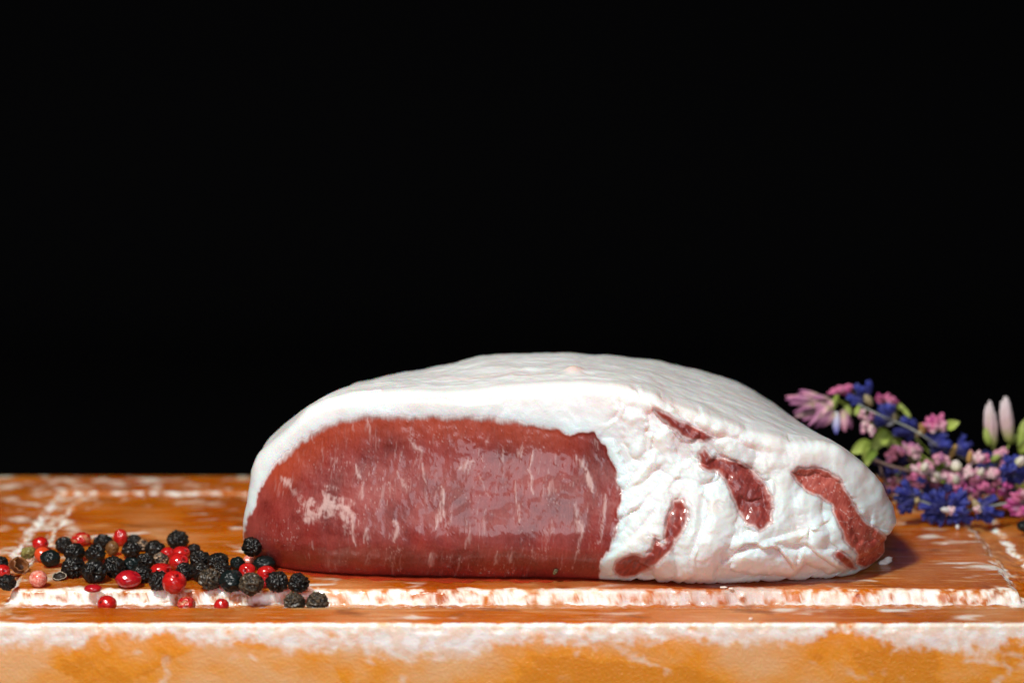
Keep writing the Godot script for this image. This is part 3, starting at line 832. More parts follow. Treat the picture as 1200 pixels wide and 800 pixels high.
			if r <= nw:   # a pink nub and two faint vessels on top
				var nub := exp(-(pow(pos.x - 15.0, 2.0) / 5.0 + pow(pos.z + 16.0, 2.0) / 9.0))
				col = col.lerp(Color(0.78, 0.46, 0.38), 0.75 * nub)
				pos.y += 1.3 * nub
				var vessel := exp(-pow((pos.z + 30.0 + 0.35 * (pos.x - 60.0) + 1.5 * lump.get_noise_1d(pos.x)) / 0.7, 2.0)) * smoothstep(48.0, 56.0, pos.x) * smoothstep(78.0, 68.0, pos.x)
				vessel = maxf(vessel, exp(-pow((pos.z + 14.0 - 0.2 * pos.x + 3.0 * lump.get_noise_1d(pos.x + 90.0)) / 0.9, 2.0)) * 0.7 * smoothstep(-20.0, -10.0, pos.x) * smoothstep(14.0, 4.0, pos.x))
				col = col.lerp(Color(0.76, 0.46, 0.40), 0.6 * vessel)
			v.append(pos)
			c.append(col)
	for r in nw + nb:
		for k in count - 1:
			var a := rim[k] if r == 0 else base + (r - 1) * count + k
			var b := rim[k + 1] if r == 0 else base + (r - 1) * count + k + 1
			var a2 := base + r * count + k
			parts[0].append_array([a, a2, b, b, a2, a2 + 1])
	# underside
	var under := v.size()
	for i in wide:
		v.append(Vector3(v[i].x * 0.97, 0.1, -72.0))
		c.append(fat)
	for i in nu:
		parts[0].append_array([i, i + 1, under + i, i + 1, under + i + 1, under + i])

	var n := smooth_normals(v, parts[0])
	var sunk := v.duplicate()
	for k in inward.size():
		sunk[k] += inward[k]
	var root := Node3D.new()
	root.name = "pork_loin"
	root.position = Vector3(12, 0, -30) * MM
	add_child(root)
	tag(root, "raw pork loin with marbled red lean and thick white fat on the salt block", "meat")
	var fibres := noise_texture(0.045, 4, 51)
	var film := noise_texture(0.03, 5, 52)
	var lean_skin := skin(0.50, 0.0, 0.003, Vector3(110, 40, 60), fibres)
	var fat_skin := skin(0.42, 0.65, 0.006, Vector3(55, 55, 55), film)
	for wet in [lean_skin, fat_skin]:
		wet.clearcoat_enabled = true
		wet.clearcoat = 0.5 if wet == lean_skin else 0.35
		wet.clearcoat_roughness = 0.13 if wet == lean_skin else 0.10
	place("fat", piece(sunk, n, c, parts[0], root.position), fat_skin, root)
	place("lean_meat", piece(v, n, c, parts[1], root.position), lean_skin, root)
	for k in range(2, parts.size()):
		place("lean_strip", piece(v, n, c, parts[k], root.position), lean_skin, root)


# ------------------------------------------------------------------ peppercorns
func corn_mesh(kind: String, variant: int) -> ArrayMesh:
	var key := kind + str(variant)
	if shared.has(key):
		return shared[key]
	var cols := 56
	var rows := 38
	var rough := noise(1.55, 2, 60 + variant, FastNoiseLite.TYPE_SIMPLEX_SMOOTH, true)
	var soft := noise(0.9, 2, 70 + variant)
	var spots := noise(2.6, 3, 80 + variant)
	var v := PackedVector3Array()
	var c := PackedColorArray()
	var idx := PackedInt32Array()
	for j in rows + 1:
		for i in cols + 1:
			var th := PI * j / rows
			var ph := TAU * (i % cols) / cols
			var d := Vector3(sin(th) * cos(ph), cos(th), sin(th) * sin(ph))
			var r := 1.0
			var col := Color(0.02, 0.02, 0.022)
			var s := spots.get_noise_3dv(d)
			match kind:
				"black", "brownblack", "speckled", "smooth":
					var amp := 0.24 if kind != "smooth" else 0.08
					var w := rough.get_noise_3dv(d)
					r = 0.94 + amp * (w - 0.25) + 0.13 * soft.get_noise_3dv(d * 1.2) + 0.025 * s
					if kind == "smooth":
						col = Color(0.007, 0.008, 0.010)
					elif kind == "black":
						col = Color(0.005, 0.005, 0.005).lerp(Color(0.055, 0.040, 0.028), pow(clampf(w * 0.75 + s * 0.6 - 0.2, 0, 1), 1.5))
					elif kind == "brownblack":
						col = Color(0.022, 0.017, 0.012).lerp(Color(0.13, 0.090, 0.055), clampf(w * 0.8 + s * 0.8 - 0.1, 0, 1))
					else:
						col = Color(0.03, 0.022, 0.016).lerp(Color(0.34, 0.22, 0.14), smoothstep(0.0, 0.5, s + soft.get_noise_3dv(d)))
				"tan":
					r = 0.95 + 0.10 * soft.get_noise_3dv(d) + 0.05 * (rough.get_noise_3dv(d) - 0.3)
					col = Color(0.20, 0.095, 0.035).lerp(Color(0.09, 0.035, 0.012), clampf(0.5 + s, 0, 1))
				_:
					r = 1.0 + 0.05 * soft.get_noise_3dv(d) + 0.012 * s
					var scar := d.dot(Vector3(0.45, 0.62, 0.64).normalized())
					r -= 0.13 * smoothstep(0.93, 1.0, scar)
					r -= 0.02 * smoothstep(0.3, 0.7, rough.get_noise_3dv(d))
					col = Color(0.50, 0.014, 0.012).lerp(Color(0.36, 0.008, 0.010), clampf(0.5 + s, 0, 1))
					if kind == "darkred":
						col = Color(0.30, 0.006, 0.012).lerp(Color(0.42, 0.012, 0.014), clampf(0.5 + s, 0, 1))
					elif kind == "orange":
						col = Color(0.60, 0.055, 0.018)
					elif kind == "pink":
						col = Color(0.62, 0.12, 0.085).lerp(Color(0.74, 0.34, 0.26), clampf(0.4 + 1.5 * s, 0, 1))
					elif kind == "broken":
						var torn := smoothstep(0.15, 0.3, soft.get_noise_3dv(d * 1.3) + 0.35 * s)
						r -= 0.14 * torn
						col = col.lerp(Color(0.46, 0.17, 0.085), torn)
					if kind == "bigred" or kind == "red":
						col = col.lerp(Color(0.06, 0.006, 0.006), 0.85 * smoothstep(0.975, 0.992, scar + 0.01 * s) + 0.5 * smoothstep(0.45, 0.55, s))
			v.append(d * r)
			c.append(col)
	for j in rows:
		for i in cols:
			var a := j * (cols + 1) + i
			idx.append_array([a, a + 1, a + cols + 1, a + 1, a + cols + 2, a + cols + 1])
	var n := smooth_normals(v, idx)
	for j in rows + 1:   # close the seam
		var a := j * (cols + 1)
		var m := (n[a] + n[a + cols]).normalized()
		n[a] = m
		n[a + cols] = m
	for k in cols + 1:
		n[k] = Vector3.UP
		n[rows * (cols + 1) + k] = Vector3.DOWN
	shared[key] = array_mesh(v, n, c, idx)
	return shared[key]


func corn(kind: String, at: Vector3, r: float, wide: float, tall: float, label: String) -> void:
	var dark := kind in ["black", "brownblack", "speckled", "smooth", "tan"]
	var o := MeshInstance3D.new()
	o.name = numbered("black_peppercorn" if dark and kind != "tan" else ("brown_peppercorn" if dark else "red_peppercorn"))
	o.mesh = corn_mesh(kind, rng.randi_range(0, 8 if dark else 3))
	if not shared.has("husk"):
		var m := skin(0.36)
		m.metallic_specular = 0.38
		shared["husk"] = m
		var s := skin(0.22, 0.08)
		s.clearcoat_enabled = true
		s.clearcoat = 0.4
		s.clearcoat_roughness = 0.15
		shared["berry"] = s
	o.material_override = shared["husk"] if dark else shared["berry"]
	var turn := Basis.from_euler(Vector3(rng.randf_range(-0.5, 0.5), rng.randf_range(0, TAU) if dark else rng.randf_range(-1.2, 0.6), rng.randf_range(-0.5, 0.5)))
	if dark:
		turn = turn * Basis.from_euler(Vector3(rng.randf_range(0, TAU), rng.randf_range(0, TAU), 0))
	if dark:
		r *= rng.randf_range(0.94, 1.03)
		wide *= rng.randf_range(0.94, 1.08)
	o.basis = Basis.from_scale(Vector3(r * wide, r * tall, r * minf(wide, 1.05)) * MM) * turn
	o.position = at * MM
	add_child(o)
	tag(o, label, "peppercorn", "black peppercorns scattered left of the meat" if dark and kind != "tan" else "red peppercorns scattered left of the meat")


func build_peppercorns() -> void:
	corn("black", V3(-124.50, 1.61, -10.12), 1.73, 1.00, 1.00, "black peppercorn behind the red one at the left edge of the photo")
	corn("red", V3(-122.48, 1.61, -2.12), 1.77, 1.03, 0.97, "red peppercorn wedged between two black ones at the left picture edge")
	corn("black", V3(-119.22, 1.87, 8.70), 2.04, 1.01, 0.99, "black peppercorn in front at the far left, below the open husk")
	corn("red", V3(-118.40, 1.69, -28.70), 1.95, 1.06, 0.94, "red peppercorn at the back left end, just behind an orange one")
	corn("orange", V3(-115.88, 1.78, -17.81), 1.97, 1.02, 0.98, "orange red peppercorn half hidden by the smooth black peppercorn")
	corn("smooth", V3(-112.95, 2.14, -12.69), 2.42, 1.05, 0.95, "smooth blue black peppercorn beside the orange one at left")
	corn("pink", V3(-112.46, 1.93, 5.71), 2.11, 1.02, 0.98, "pale pink peppercorn alone in front at left on white frosting")
	corn("black", V3(-112.21, 1.96, -26.68), 2.06, 0.98, 1.02, "greyish black peppercorn at the back, left of a broken red one")
	corn("broken", V3(-109.07, 1.61, -33.97), 2.13, 1.19, 0.81, "broken red peppercorn with torn skin at the back of the pile")
	corn("black", V3(-108.03, 2.23, -18.13), 2.45, 1.02, 0.98, "wrinkled black peppercorn directly in front of the broken red one")
	corn("black", V3(-105.74, 2.32, -3.46), 2.67, 1.06, 0.94, "large wrinkled black peppercorn right of the small black husk fragment")
	corn("black", V3(-103.01, 1.78, -30.31), 2.16, 1.11, 0.89, "black peppercorn at the back beside the tan peppercorn")
	corn("tan", V3(-99.55, 1.87, -23.81), 1.87, 0.92, 1.08, "tan brown peppercorn among black ones below an upright red one")
	corn("black", V3(-102.52, 2.23, -16.55), 2.43, 1.01, 0.99, "black peppercorn in the pile just left of the tan one")
	corn("black", V3(-99.91, 2.59, 1.43), 2.78, 1.00, 1.00, "large wrinkled black peppercorn in front above the flat red sliver")
	corn("red", V3(-99.06, 2.10, -33.61), 2.04, 0.89, 1.11, "upright oval red peppercorn at the back with pointed top")
	corn("black", V3(-95.86, 1.25, -34.43), 1.63, 1.18, 0.82, "flat black peppercorn behind, right of the upright red one")
	corn("speckled", V3(-92.83, 1.43, -28.13), 1.63, 1.06, 0.94, "black peppercorn with pale chipped skin at the back right of centre")
	corn("black", V3(-94.47, 2.10, -21.30), 2.38, 1.05, 0.95, "black peppercorn directly right of the tan one, under a flat one")
	corn("black", V3(-95.83, 2.41, -3.43), 2.54, 0.98, 1.02, "black peppercorn left of and behind the dark red oval one")
	corn("smooth", V3(-92.12, 1.96, -6.33), 2.21, 1.04, 0.96, "dull smooth black peppercorn just above the dark red oval one")
	corn("darkred", V3(-90.99, 1.96, 6.13), 2.64, 1.20, 0.80, "dark red oval peppercorn lying on its side in front")
	corn("black", V3(-89.41, 1.96, -10.29), 2.21, 1.04, 0.96, "black peppercorn between the smooth dull one and the brownish one")
	corn("black", V3(-88.34, 1.96, 1.45), 2.11, 1.00, 1.00, "black peppercorn touching the right end of the dark red oval one")
	corn("black", V3(-88.96, 1.78, -23.52), 2.16, 1.11, 0.89, "wide black peppercorn at the back, left of the tallest black one")
	corn("speckled", V3(-86.12, 1.61, -13.20), 1.87, 1.08, 0.92, "brownish speckled peppercorn left of the pair of stacked red ones")
	corn("red", V3(-85.27, 1.52, -19.79), 1.73, 1.06, 0.94, "red peppercorn mostly hidden behind two brighter red ones")
	corn("black", V3(-84.14, 2.32, -30.16), 2.57, 1.03, 0.97, "tall craggy black peppercorn at the back, highest of the pile")
	corn("red", V3(-81.99, 1.52, -20.42), 1.92, 1.15, 0.85, "red peppercorn with a dimple under the tall craggy black one")
	corn("red", V3(-81.22, 1.96, -10.29), 2.28, 1.08, 0.92, "bright red peppercorn directly above the big glossy red one")
	corn("red", V3(-84.38, 1.78, -2.19), 2.30, 1.17, 0.83, "oval red peppercorn left of the big glossy red one, behind black")
	corn("black", V3(-83.53, 2.18, 8.38), 2.32, 0.99, 1.01, "black peppercorn touching the left side of the big glossy red one")
	corn("bigred", V3(-79.39, 2.59, 11.34), 2.83, 1.02, 0.98, "big glossy red peppercorn with a dark dimple, front of the pile")
	corn("black", V3(-78.56, 1.96, -0.92), 2.22, 1.05, 0.95, "black peppercorn tucked behind right of the big glossy red one")
	corn("darkred", V3(-98.63, 0.89, 10.53), 1.55, 1.38, 0.62, "flat dark red sliver of peppercorn lying in front of the pile")
	corn("red", V3(-94.61, -1.43, 15.60), 2.14, 1.06, 0.94, "red peppercorn in the groove, leftmost of those sunk in it")
	corn("black", V3(-79.35, 1.43, -23.95), 1.58, 1.03, 0.97, "small black peppercorn behind the red ones right of the craggy one")
	corn("black", V3(-76.20, 1.96, -12.14), 2.30, 1.08, 0.92, "wide black peppercorn right of the stacked red ones at middle")
	corn("black", V3(-71.47, 2.00, -10.15), 2.32, 1.07, 0.93, "ridged black peppercorn at the back middle of the right half")
	corn("black", V3(-74.38, 2.14, 0.64), 2.35, 1.02, 0.98, "black peppercorn half hidden behind the brownish black one")
	corn("brownblack", V3(-71.45, 2.41, 7.79), 2.73, 1.05, 0.95, "brownish black peppercorn in front, right of the big glossy red one")
	corn("smooth", V3(-66.16, 2.46, 9.44), 2.68, 1.01, 0.99, "large smooth blue black peppercorn in front, middle of right half")
	corn("black", V3(-69.91, 1.78, -3.39), 2.01, 1.05, 0.95, "black peppercorn wedged behind the large smooth blue black one")
	corn("smooth", V3(-66.83, 1.69, -9.32), 1.92, 1.05, 0.95, "black peppercorn left of the small red pair near the meat")
	corn("black", V3(-63.33, 5.64, -10.00), 2.44, 1.04, 0.96, "round black peppercorn raised against the left end of the meat")
	corn("pink", V3(-64.58, 1.16, -14.91), 1.34, 1.07, 0.93, "tiny pale pink peppercorn under the raised black one")
	corn("smooth", V3(-60.29, 1.82, -9.30), 2.42, 1.19, 0.81, "smooth oval black peppercorn lying nearest the meat")
	corn("red", V3(-63.65, 1.78, -2.49), 1.99, 1.04, 0.96, "small red peppercorn left of the two near the meat")
	corn("red", V3(-58.83, 1.87, 0.82), 2.16, 1.07, 0.93, "red peppercorn in front of the smooth oval black one")
	corn("darkred", V3(-58.75, 1.25, 6.39), 1.44, 1.07, 0.93, "dark red peppercorn showing between two black ones near the meat")
	corn("brownblack", V3(-61.28, 2.32, 11.78), 2.57, 1.03, 0.97, "brown grey peppercorn in front, below the small red one")
	corn("black", V3(-55.31, 2.23, 9.73), 2.45, 1.02, 0.98, "black peppercorn second from the right end of the pile")
	corn("black", V3(-50.22, 2.23, 10.59), 2.40, 1.00, 1.00, "black peppercorn at the right end of the pile, on the groove edge")
	corn("brownblack", V3(-50.87, -1.07, 15.60), 2.49, 1.04, 0.96, "brown black peppercorn in the groove, left of a touching pair")
	corn("brownblack", V3(-45.48, -1.07, 15.60), 2.46, 1.03, 0.97, "brown black peppercorn in the groove, rightmost of the scattered corns")
	corn("broken", V3(-76.01, -1.52, 15.60), 2.03, 1.06, 0.94, "red peppercorn with torn pale skin sunk in the groove")
	corn("red", V3(-67.88, -1.78, 15.60), 1.70, 1.04, 0.96, "small red peppercorn barely showing above the groove")
	corn("smooth", V3(132.77, 1.61, -47.99), 1.92, 1.10, 0.90, "dark peppercorn at the right picture edge beside the flowers")


# a torn half shell, open side along +y
func shell_mesh(outer: Color, inner: Color, rim_col: Color, seed_: int) -> ArrayMesh:
	var n_ := noise(1.6, 3, seed_)
	var v := PackedVector3Array()
	var c := PackedColorArray()
	var idx := PackedInt32Array()
	for j in 23:
		# down the outside, over the rim, up the inside
		var back := j > 11
		var t := (float(j) if not back else 22.0 - j) / 11.0
		for i in 25:
			var ph := TAU * (i % 24) / 24.0
			var edge := 0.58 + 0.16 * n_.get_noise_2d(cos(ph) * 1.2, sin(ph) * 1.2)
			var th := PI - t * PI * edge
			var d := Vector3(sin(th) * cos(ph), cos(th), sin(th) * sin(ph))
			var r := (0.84 if back else 1.0) + 0.12 * n_.get_noise_3dv(d * 1.4)
			v.append(d * r)
			c.append((inner if back else outer).lerp(rim_col, smoothstep(0.85, 1.0, t)).lerp(Color(0.02, 0.012, 0.008), 0.4 * clampf(n_.get_noise_3dv(d * 3.0) * 1.6, 0, 1)))
	for j in 22:
		for i in 24:
			var a := j * 25 + i
			idx.append_array([a, a + 25, a + 1, a + 1, a + 25, a + 26])
	return array_mesh(v, smooth_normals(v, idx), c, idx)


func bit(called: String, mesh: ArrayMesh, material: Material, at: Vector3, size: Vector3, turn: Vector3, label: String, category: String) -> void:
	var o := MeshInstance3D.new()
	o.name = numbered(called)
	o.mesh = mesh
	o.material_override = material
	o.basis = Basis.from_euler(turn) * Basis.from_scale(size * MM)
	o.position = at * MM
	add_child(o)
	tag(o, label, category)


func crumb_mesh(a: Color, b: Color, seed_: int) -> ArrayMesh:
	var n_ := noise(1.3, 3, seed_)
	var v := PackedVector3Array()
	var c := PackedColorArray()
	var idx := PackedInt32Array()
	for j in 15:
		for i in 21:
			var th := PI * j / 14.0
			var ph := TAU * (i % 20) / 20.0
			var d := Vector3(sin(th) * cos(ph), cos(th), sin(th) * sin(ph))
			v.append(d * (0.85 + 0.55 * n_.get_noise_3dv(d)))
			c.append(a.lerp(b, clampf(0.5 + 1.3 * n_.get_noise_3dv(d * 2.0), 0, 1)))
	for j in 14:
		for i in 20:
			var q := j * 21 + i
			idx.append_array([q, q + 1, q + 21, q + 1, q + 22, q + 21])
	return array_mesh(v, smooth_normals(v, idx), c, idx)


func build_bits() -> void:
	var dry: Material = shared["husk"]
	var soft := skin(0.4, 0.0)
	bit("open_husk", shell_mesh(Color(0.11, 0.030, 0.009), Color(0.19, 0.065, 0.02), Color(0.26, 0.11, 0.04), 3), dry, V3(-119.29, 1.90, -7.18), V3(2.6, 2.2, 2.0), V3(0.9, 0.3, -0.75), "brown split husk lying open at the left end of the pile", "husk")
	bit("husk_lobe", crumb_mesh(Color(0.13, 0.04, 0.012), Color(0.24, 0.08, 0.03), 5), soft, V3(-121.52, 1.30, -9.46), V3(1.3, 1.2, 1.2), V3(0, 0, 0), "glossy dark brown bead at the left tip of the split husk", "husk")
	bit("dried_bud", crumb_mesh(Color(0.10, 0.08, 0.02), Color(0.26, 0.22, 0.07), 6), dry, V3(-119.38, 2.20, -18.41), V3(2.0, 1.6, 1.6), V3(0.2, 0.4, 0.3), "small green brown dried bud resting behind the split husk", "bud")
	bit("husk_fragment", shell_mesh(Color(0.012, 0.010, 0.010), Color(0.03, 0.022, 0.016), Color(0.40, 0.33, 0.24), 7), dry, V3(-108.62, 0.90, -0.57), V3(1.75, 1.0, 1.4), V3(0.5, 0.4, 0.1), "small black husk fragment with pale rim in front of the pile", "husk")
	bit("pepper_speck", crumb_mesh(Color(0.02, 0.015, 0.01), Color(0.20, 0.15, 0.07), 8), dry, V3(10.38, 2.89, 2.40), V3(0.55, 0.95, 0.4), V3(0, 0, -0.4), "black pepper speck stuck low on the red cut face", "speck")
	bit("fat_crumb", crumb_mesh(Color(0.80, 0.79, 0.77), Color(0.78, 0.62, 0.56), 9), soft, V3(92.02, 0.80, -15.47), V3(1.9, 0.9, 1.0), V3(0, 0, 0.35), "small white fat crumb on the salt at the right end of the meat", "crumb")
	bit("salt_crumb", crumb_mesh(Color(0.82, 0.78, 0.74), Color(0.8, 0.6, 0.45), 20), soft, V3(50.09, 0.25, 7.11), V3(1.00, 0.3, 0.5), V3(0, 0.3, 0), "tiny white crumb on the salt in front of the fat, left of two", "crumb")
	bit("salt_crumb", crumb_mesh(Color(0.82, 0.78, 0.74), Color(0.8, 0.6, 0.45), 21), soft, V3(51.81, 0.25, 8.25), V3(0.70, 0.3, 0.5), V3(0, 0.3, 0), "tiny white crumb on the salt in front of the fat, right of two", "crumb")
	bit("salt_crumb", crumb_mesh(Color(0.82, 0.78, 0.74), Color(0.8, 0.6, 0.45), 22), soft, V3(54.40, -0.95, 29.91), V3(0.50, 0.3, 0.5), V3(0, 0.3, 0), "white salt grain on the front rim below the fat", "crumb")
	bit("salt_crumb", crumb_mesh(Color(0.82, 0.78, 0.74), Color(0.8, 0.6, 0.45), 23), soft, V3(80.98, 0.25, 10.15), V3(0.70, 0.3, 0.5), V3(0, 0.3, 0), "orange white salt chip near the right end of the meat", "crumb")
	# a thin film of juice along the foot of the cut face
	var edge := noise(0.12, 3, 77)
	var v := PackedVector3Array()
	var c := PackedColorArray()
	var idx := PackedInt32Array()
	for i in 161:
		var t := i / 160.0
		var x := lerpf(-58.0, 21.0, t)
		var far := along(depth_along, x) - 3.0
		var reach := along(depth_along, x) + (2.8 + 3.2 * edge.get_noise_2d(x, 0.0)) * pow(sin(PI * t), 0.4)
		for j in 11:
			var s := j / 10.0
			var h := 0.6 * sqrt(maxf(0.0, 1.0 - s * s)) * pow(sin(PI * clampf(t, 0.002, 0.998)), 0.3) * (0.8 + 0.5 * edge.get_noise_2d(x * 2.0, 9.0))
			v.append(Vector3(x, 0.03 + h, lerpf(far, reach, s)) * MM)
			c.append(Color(0.80, 0.16, 0.06))
	for i in 160:
		for j in 10:
			var a := i * 11 + j
			idx.append_array([a, a + 11, a + 1, a + 1, a + 11, a + 12])
	var wet := StandardMaterial3D.new()
	wet.albedo_color = Color(0.86, 0.34, 0.20, 0.25)
	wet.transparency = BaseMaterial3D.TRANSPARENCY_ALPHA
	wet.refraction_enabled = true
	wet.refraction_scale = 0.033
	wet.roughness = 0.06
	var o := place("meat_juice", array_mesh(v, smooth_normals(v, idx), PackedColorArray(), idx), wet)
	tag(o, "thin red film of juice on the salt along the foot of the meat", "juice")


# ------------------------------------------------------------------ flowers
func sprig(called: String, label: String, category: String) -> Node3D:
	var o := Node3D.new()
	o.name = numbered(called)
	add_child(o)
	tag(o, label, category, "flower sprigs heaped behind the meat")
	return o


func shade(col: String) -> Array:   # base, middle and tip colours
	match col:
		"mauve": return [Color(0.40, 0.30, 0.22), Color(0.45, 0.19, 0.32), Color(0.40, 0.12, 0.29)]
		"mauvetan": return [Color(0.36, 0.28, 0.12), Color(0.46, 0.30, 0.28), Color(0.46, 0.22, 0.32)]
		"pink": return [Color(0.50, 0.28, 0.24), Color(0.62, 0.17, 0.32), Color(0.58, 0.12, 0.28)]
		"palepink": return [Color(0.46, 0.42, 0.22), Color(0.68, 0.36, 0.44), Color(0.62, 0.22, 0.36)]
		"pale": return [Color(0.56, 0.50, 0.34), Color(0.74, 0.56, 0.56), Color(0.66, 0.34, 0.42)]
		"magenta": return [Color(0.40, 0.10, 0.20), Color(0.52, 0.08, 0.26), Color(0.48, 0.06, 0.25)]
		"darkpink": return [Color(0.16, 0.07, 0.05), Color(0.26, 0.07, 0.11), Color(0.30, 0.08, 0.14)]
		"tall": return [Color(0.30, 0.34, 0.06), Color(0.60, 0.40, 0.42), Color(0.74, 0.66, 0.68)]
		"whiteblue": return [Color(0.72, 0.70, 0.74), Color(0.50, 0.50, 0.70), Color(0.10, 0.10, 0.50)]
		"whitegreen": return [Color(0.48, 0.50, 0.18), Color(0.70, 0.68, 0.48), Color(0.74, 0.64, 0.62)]
		"green": return [Color(0.22, 0.30, 0.04), Color(0.30, 0.38, 0.07), Color(0.36, 0.42, 0.12)]
		"greendark": return [Color(0.10, 0.16, 0.02), Color(0.14, 0.22, 0.03), Color(0.2, 0.26, 0.05)]
		"straw": return [Color(0.46, 0.34, 0.14), Color(0.56, 0.44, 0.22), Color(0.6, 0.5, 0.3)]
		"orange": return [Color(0.40, 0.22, 0.07), Color(0.50, 0.28, 0.08), Color(0.52, 0.32, 0.10)]
		"white": return [Color(0.66, 0.66, 0.64), Color(0.76, 0.75, 0.74), Color(0.76, 0.75, 0.74)]
		"blue": return [Color(0.16, 0.16, 0.27), Color(0.020, 0.022, 0.19), Color(0.040, 0.055, 0.34)]
		"bluedark": return [Color(0.05, 0.05, 0.12), Color(0.014, 0.014, 0.11), Color(0.018, 0.020, 0.15)]
		"grey": return [Color(0.22, 0.24, 0.22), Color(0.26, 0.27, 0.24), Color(0.28, 0.28, 0.26)]
		"brown": return [Color(0.16, 0.10, 0.08), Color(0.18, 0.12, 0.10), Color(0.18, 0.12, 0.10)]
	return [Color.GRAY, Color.GRAY, Color.GRAY]


func tint(cols: Array, t: float) -> Color:
	return cols[0].lerp(cols[1], smoothstep(0.0, 0.45, t)) if t < 0.45 else cols[1].lerp(cols[2], (t - 0.45) / 0.55)


# a closed bud or an open floret about the y axis, one unit long, radius one
func bud_mesh(col: String, open: bool, variant: int) -> ArrayMesh:
	var key := "bud" + col + str(open) + str(variant)
	if shared.has(key):
		return shared[key]
	var cols := 20
	var rows := 16
	var n_ := noise(1.7, 3, 90 + variant)
	var v := PackedVector3Array()
	var c := PackedColorArray()
	var idx := PackedInt32Array()
	var shades := shade(col)
	var lobes := 5.0 if not open else 6.0
	for j in rows + 1:
		var t := float(j) / rows
		for i in cols + 1:
			var ph := TAU * (i % cols) / cols
			var r: float
			var y := t
			var rib := cos(lobes * ph + t * 1.4 + variant)
			if open:
				# ribbed tube that flares to a toothed mouth, then turns in
				r = (0.35 + 0.65 * smoothstep(0.0, 0.35, t)) * (1.0 + 0.13 * rib) * (1.0 + 0.12 * smoothstep(0.6, 0.85, t))
				if t > 0.85:
					r *= 1.0 - 0.9 * (t - 0.85) / 0.15
					y = 0.9 + 0.06 * rib - 0.25 * maxf(0.0, t - 0.93) / 0.07
			else:
				r = pow(sin(PI * clampf(0.06 + 0.92 * pow(t, 0.8), 0, 1)), 0.72) * (1.0 + 0.16 * rib * smoothstep(0.1, 0.7, t))
				y += 0.05 * rib * smoothstep(0.5, 1.0, t) * (1.0 - t) * 4.0
			var q := Vector3(cos(ph) * r, y, sin(ph) * r)
			q += Vector3(cos(ph), 0, sin(ph)) * 0.16 * n_.get_noise_3d(q.x, q.y * 3.0, q.z) * minf(1.0, r * 2.0)
			v.append(q)
			var k := tint(shades, clampf(t + 0.12 * n_.get_noise_3d(q.x * 2.0, q.y * 5.0, q.z * 2.0), 0, 1))
			k = k.lerp(k * 0.72, 0.5 - 0.5 * rib)
			k = k.lerp(shades[0], 0.55 * smoothstep(0.15, 0.5, n_.get_noise_3d(q.x * 3.0, q.y * 2.5, q.z * 3.0)))
			c.append(k.lerp(Color(1, 1, 1), 0.06 * maxf(0.0, n_.get_noise_3d(q.x * 4.0, q.y * 9.0, q.z * 4.0) * 2.0)))
	for j in rows:
		for i in cols:
			var a := j * (cols + 1) + i
			idx.append_array([a, a + cols + 1, a + 1, a + 1, a + cols + 1, a + cols + 2])
	var n := smooth_normals(v, idx)
	for j in rows + 1:
		var a := j * (cols + 1)
		var m := (n[a] + n[a + cols]).normalized()
		n[a] = m
		n[a + cols] = m
	shared[key] = array_mesh(v, n, c, idx)
	return shared[key]


func petal_skin() -> StandardMaterial3D:
	if not shared.has("petal"):
		var m := skin(0.75, 0.0)
		m.metallic_specular = 0.3
		m.backlight_enabled = true
		m.backlight = Color(0.2, 0.2, 0.2)
		shared["petal"] = m
	return shared["petal"]


func stand(o: Node3D, a: Vector3, b: Vector3, r: float, flat := 1.0) -> void:
	var y := b - a
	if y.length() < 0.6:
		y = y.normalized() * 0.6 if y.length() > 0.01 else Vector3(0, 0.6, 0)
	var side := y.cross(Vector3(0.2, 0.3, 1)).normalized()
	var front := side.cross(y).normalized()
	o.transform = Transform3D(Basis(side * r * MM, y * MM, front * r * flat * MM), a * MM)


func bud(parent: Node3D, a: Vector3, b: Vector3, r: float, col: String) -> void:
	if not col in ["mauve", "mauvetan", "pink", "palepink", "pale", "magenta", "darkpink", "tall"] or r < 0.9:
		stand(place("bud", bud_mesh(col, false, rng.randi_range(0, 3)), petal_skin(), parent), a, b, r)
		return
	# a head of narrow florets that fan out from one stalk
	var d := b - a
	var long := maxf(d.length(), 2.0 * r)
	d = d.normalized() if d.length() > 0.1 else Vector3.UP
	var s := d.cross(Vector3(0.2, 0.3, 1)).normalized()
	var u := s.cross(d).normalized()
	var count := 8
	for k in count:
		var ph := TAU * k / count + rng.randf_range(-0.4, 0.4)
		var ring := 0.25 if k % 3 == 0 else 1.0
		var t := rng.randf_range(0.0, 0.5)
		var side := (s * cos(ph) + u * sin(ph)) * r * ring
		var from := a + d * long * t * 0.9 + side * 0.35
		var to := a + d * long * minf(0.97, t + rng.randf_range(0.32, 0.5)) + side * rng.randf_range(0.70, 0.95)
		if col == "tall":
			from = a + side * 0.25
			to = a + d * long * rng.randf_range(0.82, 1.0) + side * 0.38
		var shade_ := col
		if col != "tall" and rng.randf() < 0.25:
			shade_ = {"mauve": "palepink", "mauvetan": "mauve", "pink": "magenta", "palepink": "pale", "pale": "palepink", "magenta": "mauve", "darkpink": "mauve"}[col]
		stand(place("floret", bud_mesh(shade_, false, rng.randi_range(0, 3)), petal_skin(), parent), from, to, r * (rng.randf_range(0.36, 0.52) if col != "tall" else 0.52))


